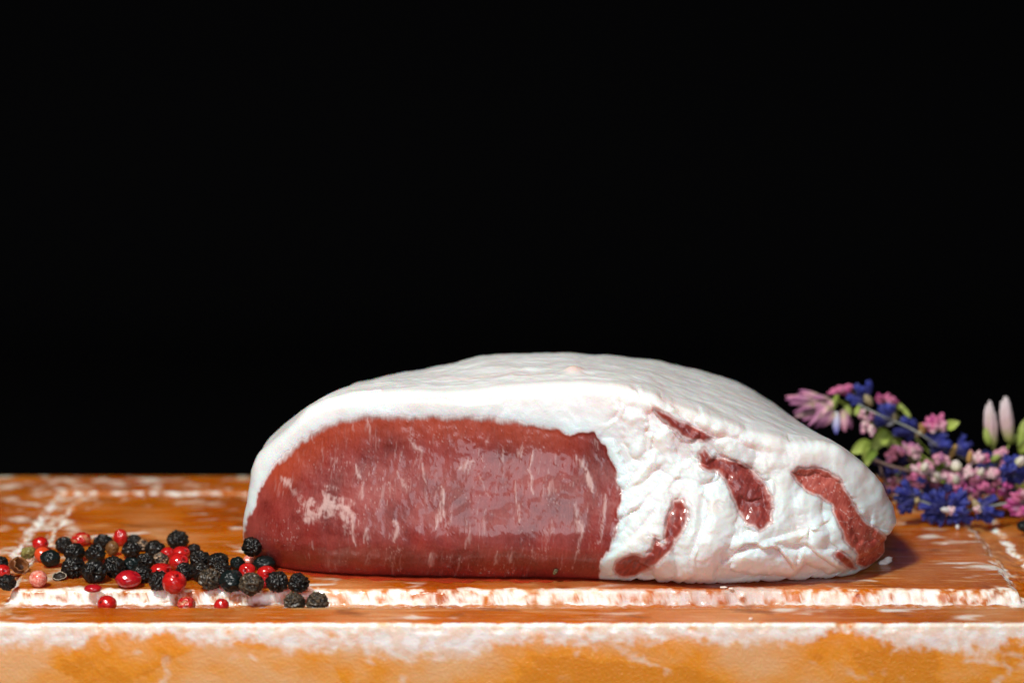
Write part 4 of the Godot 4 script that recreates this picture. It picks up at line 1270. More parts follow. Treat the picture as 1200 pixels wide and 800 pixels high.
func floret(parent: Node3D, a: Vector3, b: Vector3, r: float, col: String) -> void:
	stand(place("floret", bud_mesh(col, true, rng.randi_range(0, 3)), petal_skin(), parent), a, b, r * 0.72)
	for k in 3:
		var jit := Vector3(rng.randf_range(-1, 1), rng.randf_range(-1, 1), rng.randf_range(-1, 1)) * r * 1.1
		var p := place("floret", bud_mesh(col if rng.randf() < 0.6 else "bluedark", rng.randf() < 0.7, rng.randi_range(0, 3)), petal_skin(), parent)
		stand(p, a + jit * 0.3, a.lerp(b, rng.randf_range(0.6, 1.0)) + jit, r * rng.randf_range(0.3, 0.5))


func leaf(parent: Node3D, a: Vector3, b: Vector3, r: float, col: String) -> void:
	if not shared.has("leaf" + col):
		var v := PackedVector3Array()
		var c := PackedColorArray()
		var idx := PackedInt32Array()
		var shades := shade(col)
		for side in 2:
			for j in 13:
				var t := j / 12.0
				var w := pow(sin(PI * pow(t, 0.75) * 0.98 + 0.02), 0.8)
				for i in 7:
					var s := (i - 3) / 3.0
					v.append(Vector3(s * w, t, 0.28 * s * s * w - 0.35 * t * t + (0.03 if side == 0 else 0.0)))
					c.append(tint(shades, t).lerp(shades[2], 0.5 * (1.0 - minf(1.0, absf(s) * 4.0))))
			var o_ := side * 91
			for j in 12:
				for i in 6:
					var q := o_ + j * 7 + i
					if side == 0:
						idx.append_array([q, q + 7, q + 1, q + 1, q + 7, q + 8])
					else:
						idx.append_array([q, q + 1, q + 7, q + 1, q + 8, q + 7])
		shared["leaf" + col] = array_mesh(v, smooth_normals(v, idx), c, idx)
	stand(place("leaf", shared["leaf" + col], petal_skin(), parent), a, b, r)


func stem(parent: Node3D, pts: Array, r: float, col: String) -> void:
	var curve := Curve3D.new()
	for k in pts.size():
		var t: Vector3 = (pts[mini(k + 1, pts.size() - 1)] - pts[maxi(k - 1, 0)]) / 6.0
		curve.add_point(pts[k], -t, t)
	var total := curve.get_baked_length()
	var rows := 8 * pts.size()
	var v := PackedVector3Array()
	var c := PackedColorArray()
	var idx := PackedInt32Array()
	var shades := shade(col)
	for j in rows + 1:
		var p := curve.sample_baked(total * j / rows)
		var d := (curve.sample_baked(minf(total, total * j / rows + 0.5)) - curve.sample_baked(maxf(0, total * j / rows - 0.5))).normalized()
		var s := d.cross(Vector3(0.1, 1, 0.2)).normalized()
		var u := s.cross(d)
		for i in 9:
			var ph := TAU * i / 8.0
			v.append(p * MM + (s * cos(ph) + u * sin(ph)) * r * (1.0 + 0.12 * sin(j * 1.9)) * MM)
			c.append(shades[(j / 3) % 3])
	for j in rows:
		for i in 8:
			var a := j * 9 + i
			idx.append_array([a, a + 1, a + 9, a + 1, a + 10, a + 9])
	place("stem", array_mesh(v, smooth_normals(v, idx), c, idx), petal_skin(), parent)


func build_flowers() -> void:
	var s: Node3D
	s = sprig("pink_bud_sprig", "mauve sprig of long drooping buds, leftmost flower behind the meat", "flower")
	bud(s, V3(84.9, 29.3, -81.0), V3(75.0, 30.8, -79.4), 1.40, "mauve")
	bud(s, V3(85.8, 28.3, -80.5), V3(70.3, 29.1, -78.7), 1.81, "mauve")
	bud(s, V3(84.8, 27.4, -79.5), V3(74.5, 26.1, -79.3), 1.28, "mauvetan")
	bud(s, V3(85.1, 25.4, -81.9), V3(75.8, 23.7, -79.4), 1.34, "mauvetan")
	bud(s, V3(87.0, 29.1, -81.0), V3(84.0, 23.1, -80.3), 1.63, "mauve")
	bud(s, V3(86.1, 27.5, -78.0), V3(79.2, 21.8, -76.6), 1.46, "mauve")
	bud(s, V3(87.7, 26.2, -78.7), V3(81.0, 20.6, -77.2), 1.28, "mauve")
	bud(s, V3(89.5, 26.3, -79.4), V3(90.5, 16.6, -79.0), 1.98, "mauve")
	bud(s, V3(87.5, 25.4, -79.5), V3(87.3, 19.9, -76.9), 0.99, "whiteblue")
	bud(s, V3(89.6, 28.4, -79.9), V3(91.2, 24.8, -77.7), 0.93, "green")
	bud(s, V3(87.7, 30.3, -79.3), V3(86.6, 26.1, -79.1), 0.70, "green")
	stem(s, [V3(86.9, 29.2, -82.0), V3(91.4, 25.7, -84.0), V3(97.0, 21.8, -88.0), V3(105.1, 14.8, -92.0), V3(115.1, 7.8, -92.0), V3(123.6, 3.2, -90.0)], 0.29, "green")
	s = sprig("pink_flower", "bright pink flower behind the topmost blue lavender tuft", "flower")
	bud(s, V3(91.6, 31.7, -77.0), V3(84.1, 32.5, -75.2), 1.40, "pink")
	bud(s, V3(92.1, 31.1, -78.8), V3(86.4, 30.5, -78.7), 1.17, "pink")
	bud(s, V3(92.1, 32.1, -76.5), V3(87.7, 33.5, -75.1), 1.05, "pink")
	stem(s, [V3(92.0, 31.5, -78.0), V3(95.1, 25.1, -84.0), V3(102.0, 17.5, -88.0), V3(110.7, 10.0, -88.0)], 0.23, "green")
	s = sprig("lavender_sprig", "upper lavender sprig with thin grey stem and blue tufts running down right", "lavender")
	floret(s, V3(94.2, 29.5, -74.0), V3(89.0, 31.1, -72.0), 1.05, "blue")
	floret(s, V3(94.2, 29.5, -74.0), V3(91.3, 34.5, -72.0), 1.05, "blue")
	floret(s, V3(94.4, 30.3, -73.1), V3(92.9, 34.0, -70.5), 0.93, "blue")
	floret(s, V3(94.7, 30.3, -73.1), V3(94.8, 35.8, -70.4), 1.05, "blue")
	floret(s, V3(94.3, 28.8, -74.4), V3(90.3, 29.3, -72.0), 0.93, "blue")
	bud(s, V3(96.1, 28.3, -74.2), V3(93.8, 31.9, -71.4), 1.05, "straw")
	stem(s, [V3(91.9, 29.4, -70.0), V3(95.3, 27.8, -69.0), V3(98.9, 26.0, -69.0), V3(101.8, 24.4, -72.0), V3(105.3, 23.1, -71.0), V3(109.3, 20.9, -70.0), V3(113.9, 17.7, -72.0), V3(119.5, 14.4, -76.0), V3(127.6, 9.8, -80.0), V3(140.4, 2.5, -82.0)], 0.26, "grey")
	floret(s, V3(101.3, 25.3, -72.5), V3(95.9, 24.4, -72.2), 1.51, "bluedark")
	floret(s, V3(101.7, 25.3, -75.5), V3(98.2, 27.9, -74.8), 1.28, "blue")
	floret(s, V3(101.5, 26.2, -72.1), V3(100.0, 29.2, -70.8), 1.17, "blue")
	floret(s, V3(101.4, 24.5, -73.5), V3(96.8, 23.0, -72.6), 1.05, "bluedark")
	bud(s, V3(102.4, 23.4, -74.0), V3(101.6, 27.0, -72.8), 0.87, "straw")
	bud(s, V3(102.2, 23.6, -74.6), V3(99.9, 23.4, -72.8), 0.82, "white")
	floret(s, V3(108.4, 21.4, -73.7), V3(103.7, 25.6, -71.0), 1.17, "blue")
	floret(s, V3(108.1, 21.1, -73.3), V3(101.3, 21.6, -70.5), 1.40, "bluedark")
	floret(s, V3(108.2, 21.6, -72.6), V3(106.8, 24.9, -69.6), 0.93, "blue")
	floret(s, V3(108.1, 20.5, -73.3), V3(105.0, 19.7, -72.8), 1.17, "bluedark")
	bud(s, V3(110.1, 20.7, -72.6), V3(108.6, 24.3, -69.7), 0.93, "orange")
	bud(s, V3(107.9, 20.1, -72.4), V3(109.4, 22.3, -70.7), 0.70, "straw")
	floret(s, V3(112.3, 17.5, -73.1), V3(113.6, 21.3, -72.5), 1.28, "blue")
	floret(s, V3(112.6, 17.6, -72.7), V3(116.0, 21.6, -71.0), 1.17, "blue")
	floret(s, V3(112.6, 17.1, -74.9), V3(113.9, 14.7, -74.7), 1.51, "bluedark")
	floret(s, V3(113.4, 17.6, -72.6), V3(117.1, 18.6, -69.6), 1.28, "blue")
	floret(s, V3(114.0, 16.4, -75.6), V3(117.8, 15.0, -73.2), 1.28, "bluedark")
	floret(s, V3(112.5, 17.9, -74.4), V3(111.2, 20.4, -73.9), 1.05, "blue")
	floret(s, V3(114.4, 16.5, -74.8), V3(116.1, 19.5, -72.5), 1.05, "blue")
	bud(s, V3(117.1, 14.0, -72.5), V3(118.8, 18.0, -72.4), 0.76, "orange")
	floret(s, V3(119.6, 16.2, -73.5), V3(121.1, 20.8, -73.4), 1.05, "blue")
	floret(s, V3(119.6, 16.3, -73.1), V3(122.3, 18.0, -72.1), 1.17, "blue")
	floret(s, V3(118.9, 15.8, -72.5), V3(121.3, 16.1, -69.5), 1.17, "bluedark")
	s = sprig("pink_bud_cluster", "round cluster of bright pink buds behind the upper lavender sprig", "flower")
	bud(s, V3(101.1, 26.7, -84.0), V3(98.5, 29.7, -81.0), 1.28, "pink")
	bud(s, V3(101.9, 26.8, -84.8), V3(101.4, 30.0, -84.5), 1.28, "pink")
	bud(s, V3(102.3, 27.1, -83.6), V3(103.7, 29.5, -83.5), 1.28, "pink")
	bud(s, V3(102.8, 26.4, -85.2), V3(105.1, 27.7, -84.0), 1.17, "pink")
	bud(s, V3(102.0, 26.4, -83.6), V3(102.2, 28.5, -83.1), 1.05, "palepink")
	bud(s, V3(104.5, 26.0, -85.8), V3(106.5, 25.6, -83.2), 0.82, "green")
	bud(s, V3(106.1, 25.6, -84.7), V3(107.9, 23.4, -81.9), 0.70, "green")
	stem(s, [V3(102.0, 26.7, -84.0), V3(106.8, 21.2, -88.0), V3(113.4, 13.3, -90.0), V3(122.3, 5.7, -90.0)], 0.23, "green")
	s = sprig("hanging_bud_cluster", "small mauve buds hanging straight down left of the lavender tuft", "flower")
	bud(s, V3(93.3, 27.8, -70.4), V3(93.2, 25.0, -69.3), 1.28, "palepink")
	bud(s, V3(95.5, 27.2, -72.2), V3(95.6, 24.2, -70.6), 1.17, "mauve")
	bud(s, V3(94.2, 25.5, -71.4), V3(94.3, 22.4, -69.6), 1.28, "palepink")
	bud(s, V3(93.7, 23.9, -71.8), V3(93.7, 20.6, -69.9), 1.05, "mauve")
	bud(s, V3(95.6, 23.9, -70.2), V3(95.6, 20.4, -68.7), 1.11, "palepink")
	bud(s, V3(93.1, 28.7, -72.3), V3(91.3, 26.3, -70.1), 0.82, "green")
	stem(s, [V3(94.8, 26.7, -76.0), V3(99.5, 21.6, -80.0), V3(106.0, 16.2, -82.0), V3(113.4, 10.0, -82.0)], 0.23, "green")
	s = sprig("green_leaf_spray", "bright green rounded leaves below the hanging mauve buds", "leaf")
	leaf(s, V3(96.6, 18.1, -76.0), V3(95.2, 11.7, -74.0), 2.10, "green")
	leaf(s, V3(96.2, 18.1, -76.0), V3(91.2, 15.0, -75.0), 1.75, "green")
	leaf(s, V3(100.7, 21.2, -76.0), V3(96.9, 16.1, -74.0), 1.98, "green")
	leaf(s, V3(100.3, 20.4, -77.0), V3(101.7, 16.2, -76.1), 1.63, "green")
	leaf(s, V3(97.5, 16.1, -74.1), V3(94.4, 13.3, -72.5), 1.17, "greendark")
	stem(s, [V3(96.6, 17.8, -76.0), V3(102.3, 18.7, -82.0), V3(110.7, 12.5, -88.0), V3(120.7, 6.2, -88.0)], 0.29, "green")
	s = sprig("pink_rosette", "pink flower head with one pointed green leaf at its right", "flower")
	bud(s, V3(113.2, 22.1, -71.8), V3(109.5, 25.2, -71.8), 1.75, "pink")
	bud(s, V3(113.3, 21.9, -72.3), V3(111.4, 26.6, -70.6), 1.86, "pink")
	bud(s, V3(113.8, 21.6, -73.9), V3(114.6, 26.4, -72.1), 1.86, "pink")
	bud(s, V3(113.4, 21.8, -71.5), V3(115.9, 24.9, -71.3), 1.63, "palepink")
	bud(s, V3(113.1, 21.5, -71.5), V3(111.9, 24.8, -70.1), 1.63, "palepink")
	leaf(s, V3(115.6, 22.9, -72.0), V3(118.9, 24.5, -70.0), 1.40, "green")
	stem(s, [V3(113.7, 21.3, -74.0), V3(116.2, 15.2, -78.0), V3(121.6, 9.2, -80.0)], 0.29, "green")
	s = sprig("faded_flower", "faded brownish pink flower in the middle of the bunch", "flower")
	bud(s, V3(102.5, 15.1, -67.3), V3(100.4, 19.6, -66.2), 1.75, "darkpink")
	bud(s, V3(102.8, 15.4, -67.2), V3(103.2, 19.5, -65.0), 1.63, "darkpink")
	bud(s, V3(107.1, 14.5, -69.9), V3(105.1, 19.7, -69.7), 1.63, "mauvetan")
	bud(s, V3(106.7, 15.4, -67.3), V3(106.1, 19.4, -64.4), 1.75, "palepink")
	bud(s, V3(107.5, 15.3, -69.0), V3(108.7, 19.6, -67.6), 1.40, "mauvetan")
	bud(s, V3(101.4, 14.4, -67.6), V3(98.8, 17.1, -66.7), 1.40, "darkpink")
	stem(s, [V3(105.3, 14.5, -70.0), V3(112.4, 9.5, -76.0), V3(121.4, 4.7, -78.0)], 0.29, "brown")
	s = sprig("dry_stem", "bare grey brown stem lying left of the pale pink buds", "stem")
	stem(s, [V3(95.8, 15.5, -64.0), V3(99.8, 13.8, -65.0), V3(104.8, 12.3, -66.0), V3(111.4, 9.6, -70.0), V3(120.6, 5.6, -74.0)], 0.47, "brown")
	stem(s, [V3(97.9, 13.1, -68.0), V3(98.6, 10.7, -68.0), V3(100.6, 7.4, -69.0)], 0.23, "brown")
	stem(s, [V3(101.9, 9.0, -70.0), V3(104.5, 11.0, -72.0), V3(108.7, 12.0, -76.0)], 0.23, "green")
	s = sprig("pale_bud_spike", "spike of small white and pink buds above the front lavender", "flower")
	bud(s, V3(109.3, 10.8, -64.5), V3(106.7, 15.3, -63.6), 1.98, "palepink")
	bud(s, V3(109.6, 11.5, -64.5), V3(110.4, 15.6, -62.7), 1.75, "palepink")
	bud(s, V3(108.2, 10.8, -64.8), V3(105.1, 12.3, -63.7), 1.63, "pink")
	bud(s, V3(108.2, 13.2, -62.0), V3(109.1, 15.5, -60.0), 1.05, "whitegreen")
	bud(s, V3(112.6, 9.4, -62.9), V3(111.6, 13.7, -62.8), 1.63, "pale")
	bud(s, V3(112.4, 10.8, -62.0), V3(111.7, 13.1, -60.0), 0.82, "whitegreen")
	bud(s, V3(113.2, 14.7, -63.7), V3(112.1, 18.2, -61.5), 1.63, "mauve")
	bud(s, V3(114.6, 13.8, -64.8), V3(115.3, 16.7, -64.1), 1.51, "palepink")
	bud(s, V3(117.5, 12.8, -62.8), V3(116.7, 15.9, -62.1), 1.40, "whitegreen")
	bud(s, V3(116.0, 8.9, -65.3), V3(115.1, 13.1, -63.9), 1.75, "palepink")
	bud(s, V3(117.4, 9.3, -63.2), V3(116.7, 12.7, -62.9), 1.75, "palepink")
	bud(s, V3(118.9, 9.3, -64.7), V3(118.6, 12.9, -63.7), 1.63, "palepink")
	bud(s, V3(116.5, 8.2, -62.7), V3(118.5, 10.4, -61.4), 1.40, "pink")
	bud(s, V3(117.2, 9.6, -62.0), V3(116.7, 12.5, -60.0), 0.93, "whitegreen")
	bud(s, V3(120.8, 11.3, -62.6), V3(119.7, 14.4, -62.1), 1.75, "pale")
	bud(s, V3(123.9, 10.5, -64.7), V3(122.8, 14.3, -62.7), 1.86, "pale")
	bud(s, V3(126.7, 10.7, -62.5), V3(126.6, 14.3, -61.1), 1.86, "pale")
	bud(s, V3(125.4, 10.7, -65.1), V3(125.6, 13.2, -64.7), 1.51, "palepink")
	bud(s, V3(123.3, 11.7, -62.0), V3(123.8, 14.2, -60.0), 0.93, "whitegreen")
	bud(s, V3(122.3, 6.8, -63.9), V3(121.0, 9.3, -63.3), 1.51, "magenta")
	bud(s, V3(124.5, 7.6, -62.8), V3(124.2, 11.8, -60.3), 1.86, "pink")
	bud(s, V3(126.8, 5.8, -65.3), V3(127.4, 9.1, -64.4), 1.51, "magenta")
	bud(s, V3(122.7, 8.8, -62.8), V3(121.9, 11.4, -60.8), 1.40, "pink")
	bud(s, V3(120.4, 7.0, -62.8), V3(119.2, 9.1, -61.7), 1.17, "magenta")
	bud(s, V3(121.5, 13.7, -65.5), V3(122.7, 18.4, -64.6), 1.51, "palepink")
	bud(s, V3(121.9, 14.6, -62.8), V3(124.6, 18.7, -62.0), 1.51, "palepink")
	bud(s, V3(123.7, 14.5, -64.6), V3(126.1, 16.9, -63.4), 1.28, "pink")
	bud(s, V3(120.7, 14.5, -64.3), V3(121.0, 18.4, -63.1), 0.70, "orange")
	bud(s, V3(119.6, 8.6, -66.0), V3(120.4, 7.8, -63.2), 1.22, "magenta")
	bud(s, V3(122.6, 9.7, -62.0), V3(122.1, 11.1, -61.5), 1.51, "darkpink")
	bud(s, V3(118.3, 9.7, -65.0), V3(120.6, 8.7, -65.0), 1.46, "darkpink")
	bud(s, V3(127.3, 9.3, -63.0), V3(129.0, 10.6, -60.2), 1.17, "darkpink")
	bud(s, V3(130.6, 7.4, -64.0), V3(127.9, 7.2, -61.4), 1.05, "magenta")
	floret(s, V3(107.0, 8.9, -64.0), V3(108.0, 10.7, -61.0), 1.17, "bluedark")
	bud(s, V3(130.5, 5.7, -68.0), V3(132.4, 4.9, -66.7), 1.46, "darkpink")
	bud(s, V3(107.8, 9.4, -68.0), V3(104.2, 10.0, -65.1), 1.28, "darkpink")
	bud(s, V3(108.7, 9.9, -64.0), V3(107.4, 11.7, -61.2), 1.51, "darkpink")
	bud(s, V3(108.9, 8.4, -69.0), V3(108.6, 10.2, -68.3), 1.34, "magenta")
	bud(s, V3(129.9, 9.2, -63.0), V3(131.0, 8.4, -60.8), 1.40, "magenta")
	bud(s, V3(121.2, 7.8, -66.0), V3(122.4, 9.3, -63.5), 1.46, "darkpink")
	bud(s, V3(113.2, 8.9, -68.0), V3(110.6, 8.3, -66.0), 1.05, "darkpink")
	bud(s, V3(113.7, 8.4, -69.0), V3(112.5, 7.5, -67.4), 1.28, "darkpink")
	floret(s, V3(117.1, 8.3, -64.0), V3(113.7, 8.4, -63.1), 1.17, "bluedark")
	floret(s, V3(118.9, 8.8, -68.0), V3(115.2, 9.1, -67.0), 1.28, "bluedark")
	bud(s, V3(115.2, 7.1, -67.0), V3(118.5, 6.9, -66.3), 1.40, "darkpink")
	bud(s, V3(111.6, 9.7, -66.0), V3(114.0, 9.7, -65.8), 1.17, "magenta")
	bud(s, V3(122.9, 7.0, -62.0), V3(121.9, 6.0, -60.2), 1.17, "darkpink")
	bud(s, V3(126.8, 9.4, -64.0), V3(129.3, 9.0, -63.1), 1.40, "darkpink")
	bud(s, V3(117.3, 6.7, -65.0), V3(115.5, 8.4, -62.6), 1.34, "magenta")
	bud(s, V3(117.0, 5.8, -68.0), V3(114.4, 6.1, -67.9), 1.34, "darkpink")
	bud(s, V3(127.9, 9.5, -65.0), V3(128.3, 8.7, -62.3), 1.34, "darkpink")
	bud(s, V3(108.8, 8.8, -62.0), V3(105.0, 9.7, -59.9), 1.05, "darkpink")
	bud(s, V3(131.6, 7.2, -69.0), V3(133.2, 8.9, -66.2), 1.51, "darkpink")
	bud(s, V3(113.0, 9.8, -65.0), V3(111.6, 11.9, -62.3), 1.28, "darkpink")
	bud(s, V3(133.4, 8.9, -68.0), V3(131.2, 8.3, -65.3), 1.51, "mauve")
	floret(s, V3(133.7, 11.8, -64.0), V3(133.8, 11.1, -62.3), 1.34, "blue")
	bud(s, V3(132.3, 12.5, -67.0), V3(135.5, 11.8, -67.0), 1.11, "magenta")
	bud(s, V3(132.3, 11.5, -68.0), V3(134.3, 11.9, -65.8), 1.46, "darkpink")
	floret(s, V3(130.9, 5.1, -69.0), V3(133.0, 4.3, -68.5), 1.11, "bluedark")
	bud(s, V3(135.0, 13.4, -71.0), V3(137.0, 14.7, -70.1), 1.28, "mauve")
	floret(s, V3(134.0, 9.2, -66.0), V3(130.8, 9.5, -64.0), 1.05, "bluedark")
	bud(s, V3(137.4, 5.2, -69.0), V3(136.9, 3.8, -67.4), 1.46, "mauve")
	bud(s, V3(132.1, 13.2, -68.0), V3(129.9, 12.3, -66.8), 1.40, "palepink")
	floret(s, V3(131.0, 6.2, -72.0), V3(132.8, 6.6, -69.2), 1.34, "bluedark")
	floret(s, V3(131.6, 9.2, -69.0), V3(131.7, 8.3, -67.2), 1.17, "blue")
	bud(s, V3(134.0, 9.0, -70.0), V3(136.6, 8.8, -69.0), 1.17, "mauve")
	floret(s, V3(133.6, 5.6, -68.0), V3(133.7, 4.0, -67.2), 1.28, "bluedark")
	bud(s, V3(130.9, 8.1, -66.0), V3(132.4, 9.3, -63.4), 1.17, "magenta")
	bud(s, V3(132.5, 13.1, -69.0), V3(129.5, 13.4, -67.6), 1.11, "darkpink")
	bud(s, V3(134.4, 13.6, -71.0), V3(136.2, 15.2, -68.7), 1.17, "palepink")
	stem(s, [V3(107.3, 10.9, -67.0), V3(113.5, 8.9, -68.0), V3(119.5, 8.2, -68.0), V3(125.5, 7.6, -68.0), V3(137.4, 5.8, -68.0)], 0.35, "green")
	s = sprig("mauve_bud", "single pale mauve bud under the tall twin buds at right", "flower")
	bud(s, V3(128.7, 13.8, -70.6), V3(132.1, 17.9, -70.0), 1.75, "palepink")
	bud(s, V3(128.0, 13.9, -69.9), V3(129.5, 16.0, -67.4), 0.93, "green")
	stem(s, [V3(128.7, 13.2, -72.0), V3(133.0, 7.7, -76.0), V3(140.4, 3.9, -76.0)], 0.23, "green")
	s = sprig("twin_tall_buds", "tall twin whitish pink buds with green bases standing highest at right", "flower")
	bud(s, V3(128.8, 17.3, -74.0), V3(127.6, 29.8, -74.0), 2.21, "tall")
	bud(s, V3(133.1, 18.8, -73.0), V3(131.2, 30.9, -73.0), 2.21, "tall")
	bud(s, V3(127.9, 17.5, -73.0), V3(126.5, 22.4, -73.0), 1.05, "green")
	bud(s, V3(134.0, 17.7, -75.3), V3(135.0, 20.6, -72.9), 0.82, "green")
	stem(s, [V3(130.4, 13.8, -76.0), V3(129.5, 15.9, -75.0), V3(128.8, 18.2, -74.0)], 0.52, "green")
	stem(s, [V3(130.4, 13.8, -76.0), V3(132.9, 16.7, -74.0), V3(133.1, 19.4, -73.0)], 0.29, "green")
	stem(s, [V3(130.4, 13.8, -76.0), V3(134.4, 8.0, -80.0), V3(141.8, 3.0, -80.0)], 0.41, "green")
	s = sprig("green_bud", "green bud cut by the right picture edge beside tall twin buds", "flower")
	bud(s, V3(136.5, 16.1, -74.0), V3(137.7, 24.7, -74.0), 1.75, "green")
	leaf(s, V3(135.6, 15.8, -72.3), V3(138.2, 20.0, -69.9), 1.28, "green")
	stem(s, [V3(136.4, 16.0, -74.0), V3(138.7, 10.3, -78.0), V3(142.2, 3.2, -79.0)], 0.35, "green")
	s = sprig("blue_lavender_tuft", "blue lavender tuft at the right picture edge", "lavender")
	floret(s, V3(131.6, 12.9, -60.7), V3(128.5, 14.7, -60.7), 1.28, "blue")
	floret(s, V3(131.7, 13.0, -61.5), V3(129.6, 17.5, -58.9), 1.28, "blue")
	floret(s, V3(132.5, 12.8, -63.8), V3(133.4, 17.2, -63.0), 1.28, "blue")
	floret(s, V3(132.0, 12.4, -62.9), V3(128.5, 12.2, -61.3), 1.28, "bluedark")
	floret(s, V3(131.7, 13.1, -60.0), V3(131.0, 15.5, -57.0), 1.40, "blue")
	floret(s, V3(132.5, 12.3, -62.3), V3(134.8, 14.1, -60.9), 1.40, "blue")
	floret(s, V3(132.2, 12.3, -60.9), V3(134.4, 9.9, -60.9), 1.28, "blue")
	floret(s, V3(132.5, 11.6, -63.8), V3(131.6, 9.6, -63.4), 1.28, "bluedark")
	floret(s, V3(133.3, 12.3, -63.5), V3(136.9, 11.1, -63.3), 1.28, "bluedark")
	bud(s, V3(132.6, 14.9, -60.1), V3(134.0, 17.8, -57.5), 1.17, "whitegreen")
	stem(s, [V3(131.8, 12.6, -62.0), V3(134.9, 10.1, -65.0), V3(140.6, 5.0, -66.0)], 0.35, "grey")
	s = sprig("magenta_bud_sprig", "magenta buds lying on the salt at the right picture edge", "flower")
	bud(s, V3(135.2, 4.1, -59.7), V3(128.7, 5.7, -58.1), 1.40, "magenta")
	bud(s, V3(135.3, 5.5, -58.7), V3(130.0, 8.5, -57.8), 1.40, "pink")
	bud(s, V3(135.0, 3.2, -58.6), V3(129.0, 3.3, -56.7), 1.28, "magenta")
	bud(s, V3(136.0, 3.4, -57.7), V3(131.1, 2.1, -56.6), 1.17, "pink")
	bud(s, V3(136.8, 6.0, -59.2), V3(132.4, 9.3, -58.2), 1.51, "pink")
	bud(s, V3(134.9, 7.4, -56.0), V3(132.4, 9.6, -54.0), 1.05, "palepink")
	bud(s, V3(136.2, 4.4, -56.0), V3(132.6, 4.3, -54.0), 1.40, "magenta")
	stem(s, [V3(135.3, 4.0, -60.0), V3(138.7, 3.6, -62.0), V3(142.2, 2.3, -62.0)], 0.29, "brown")
	s = sprig("front_lavender_sprig", "lowest lavender sprig lying on the salt with four blue tufts", "lavender")
	floret(s, V3(105.3, 7.3, -57.5), V3(102.0, 11.9, -55.8), 1.11, "blue")
	floret(s, V3(104.9, 7.9, -55.1), V3(99.7, 9.9, -54.0), 1.28, "blue")
	floret(s, V3(105.3, 7.6, -57.7), V3(106.1, 9.2, -57.1), 1.17, "blue")
	floret(s, V3(105.2, 7.0, -56.5), V3(100.3, 7.0, -54.7), 1.51, "bluedark")
	floret(s, V3(104.9, 6.7, -54.9), V3(100.8, 4.0, -53.7), 1.63, "bluedark")
	floret(s, V3(104.6, 6.5, -54.8), V3(102.9, 3.9, -52.9), 1.28, "bluedark")
	bud(s, V3(106.6, 6.7, -56.3), V3(103.8, 6.1, -55.2), 0.82, "straw")
	floret(s, V3(113.4, 4.1, -56.0), V3(106.9, 8.5, -53.9), 1.11, "blue")
	floret(s, V3(113.4, 4.3, -56.3), V3(109.3, 9.7, -54.2), 1.17, "blue")
	floret(s, V3(113.5, 4.6, -56.2), V3(112.1, 9.3, -55.4), 1.11, "blue")
	floret(s, V3(113.2, 3.8, -55.9), V3(105.8, 5.6, -53.8), 1.17, "blue")
	floret(s, V3(113.6, 3.1, -57.7), V3(107.0, 1.7, -56.4), 1.22, "blue")
	floret(s, V3(113.4, 3.1, -56.3), V3(108.7, 1.3, -53.7), 1.28, "bluedark")
	floret(s, V3(113.2, 3.3, -54.3), V3(110.9, 0.9, -53.1), 1.28, "bluedark")
	floret(s, V3(112.8, 4.5, -53.0), V3(108.9, 6.2, -51.0), 1.28, "bluedark")
	bud(s, V3(114.3, 4.5, -53.0), V3(111.3, 5.3, -51.0), 0.70, "white")
	floret(s, V3(114.3, 4.2, -54.4), V3(115.1, 9.5, -52.0), 1.17, "blue")
	floret(s, V3(115.0, 3.6, -57.0), V3(118.3, 9.9, -55.6), 1.28, "blue")
	floret(s, V3(115.1, 3.1, -57.5), V3(119.5, 7.0, -55.1), 1.28, "blue")
	floret(s, V3(114.5, 4.0, -54.0), V3(117.8, 5.5, -50.0), 1.28, "blue")
	floret(s, V3(114.4, 3.0, -55.4), V3(116.7, 1.3, -52.7), 1.17, "blue")
	floret(s, V3(114.2, 2.9, -54.8), V3(114.4, 0.8, -52.8), 0.93, "bluedark")
	floret(s, V3(115.3, 3.1, -55.1), V3(120.3, 1.3, -53.4), 1.28, "blue")
	bud(s, V3(116.6, 2.2, -57.6), V3(114.4, 6.8, -55.8), 0.93, "straw")
	bud(s, V3(115.3, 4.5, -53.0), V3(113.5, 4.7, -52.0), 1.28, "pale")
	floret(s, V3(122.2, 3.9, -58.0), V3(123.5, 6.4, -57.5), 1.17, "blue")
	floret(s, V3(121.9, 4.8, -54.9), V3(126.9, 8.0, -54.8), 1.17, "blue")
	floret(s, V3(122.5, 3.7, -57.6), V3(129.5, 2.4, -57.3), 1.05, "blue")
	floret(s, V3(121.8, 4.6, -54.5), V3(126.1, 4.3, -53.9), 1.28, "blue")
	floret(s, V3(122.2, 3.3, -57.9), V3(126.2, 0.8, -55.4), 1.17, "blue")
	floret(s, V3(122.2, 3.4, -57.5), V3(123.2, 1.6, -55.0), 1.05, "bluedark")
	bud(s, V3(122.3, 3.9, -55.3), V3(120.0, 7.5, -52.8), 0.93, "straw")
	bud(s, V3(122.1, 5.0, -53.0), V3(120.2, 4.7, -52.0), 1.17, "pale")
	stem(s, [V3(102.6, 7.0, -59.0), V3(106.0, 6.4, -58.0), V3(113.5, 3.7, -57.0), V3(117.7, 3.5, -57.0), V3(122.9, 4.0, -57.0), V3(128.8, 4.5, -60.0), V3(139.0, 5.6, -61.0)], 0.35, "grey")
	s = sprig("white_seed", "tiny white seed on the salt under the front lavender", "seed")
	bud(s, V3(115.2, 0.8, -50.0), V3(116.2, 0.8, -50.0), 0.64, "white")
	s = sprig("added_shade_sprig", "added dark buds and leaves standing in for the shade between the upper and front lavender", "flower")  # dark buds added in place of the deep shade in this gap
	leaf(s, V3(124.1, 5.1, -80.2), V3(127.6, 5.1, -78.5), 1.40, "brown")
	bud(s, V3(125.3, 3.5, -80.8), V3(122.1, 1.5, -80.7), 1.11, "darkpink")
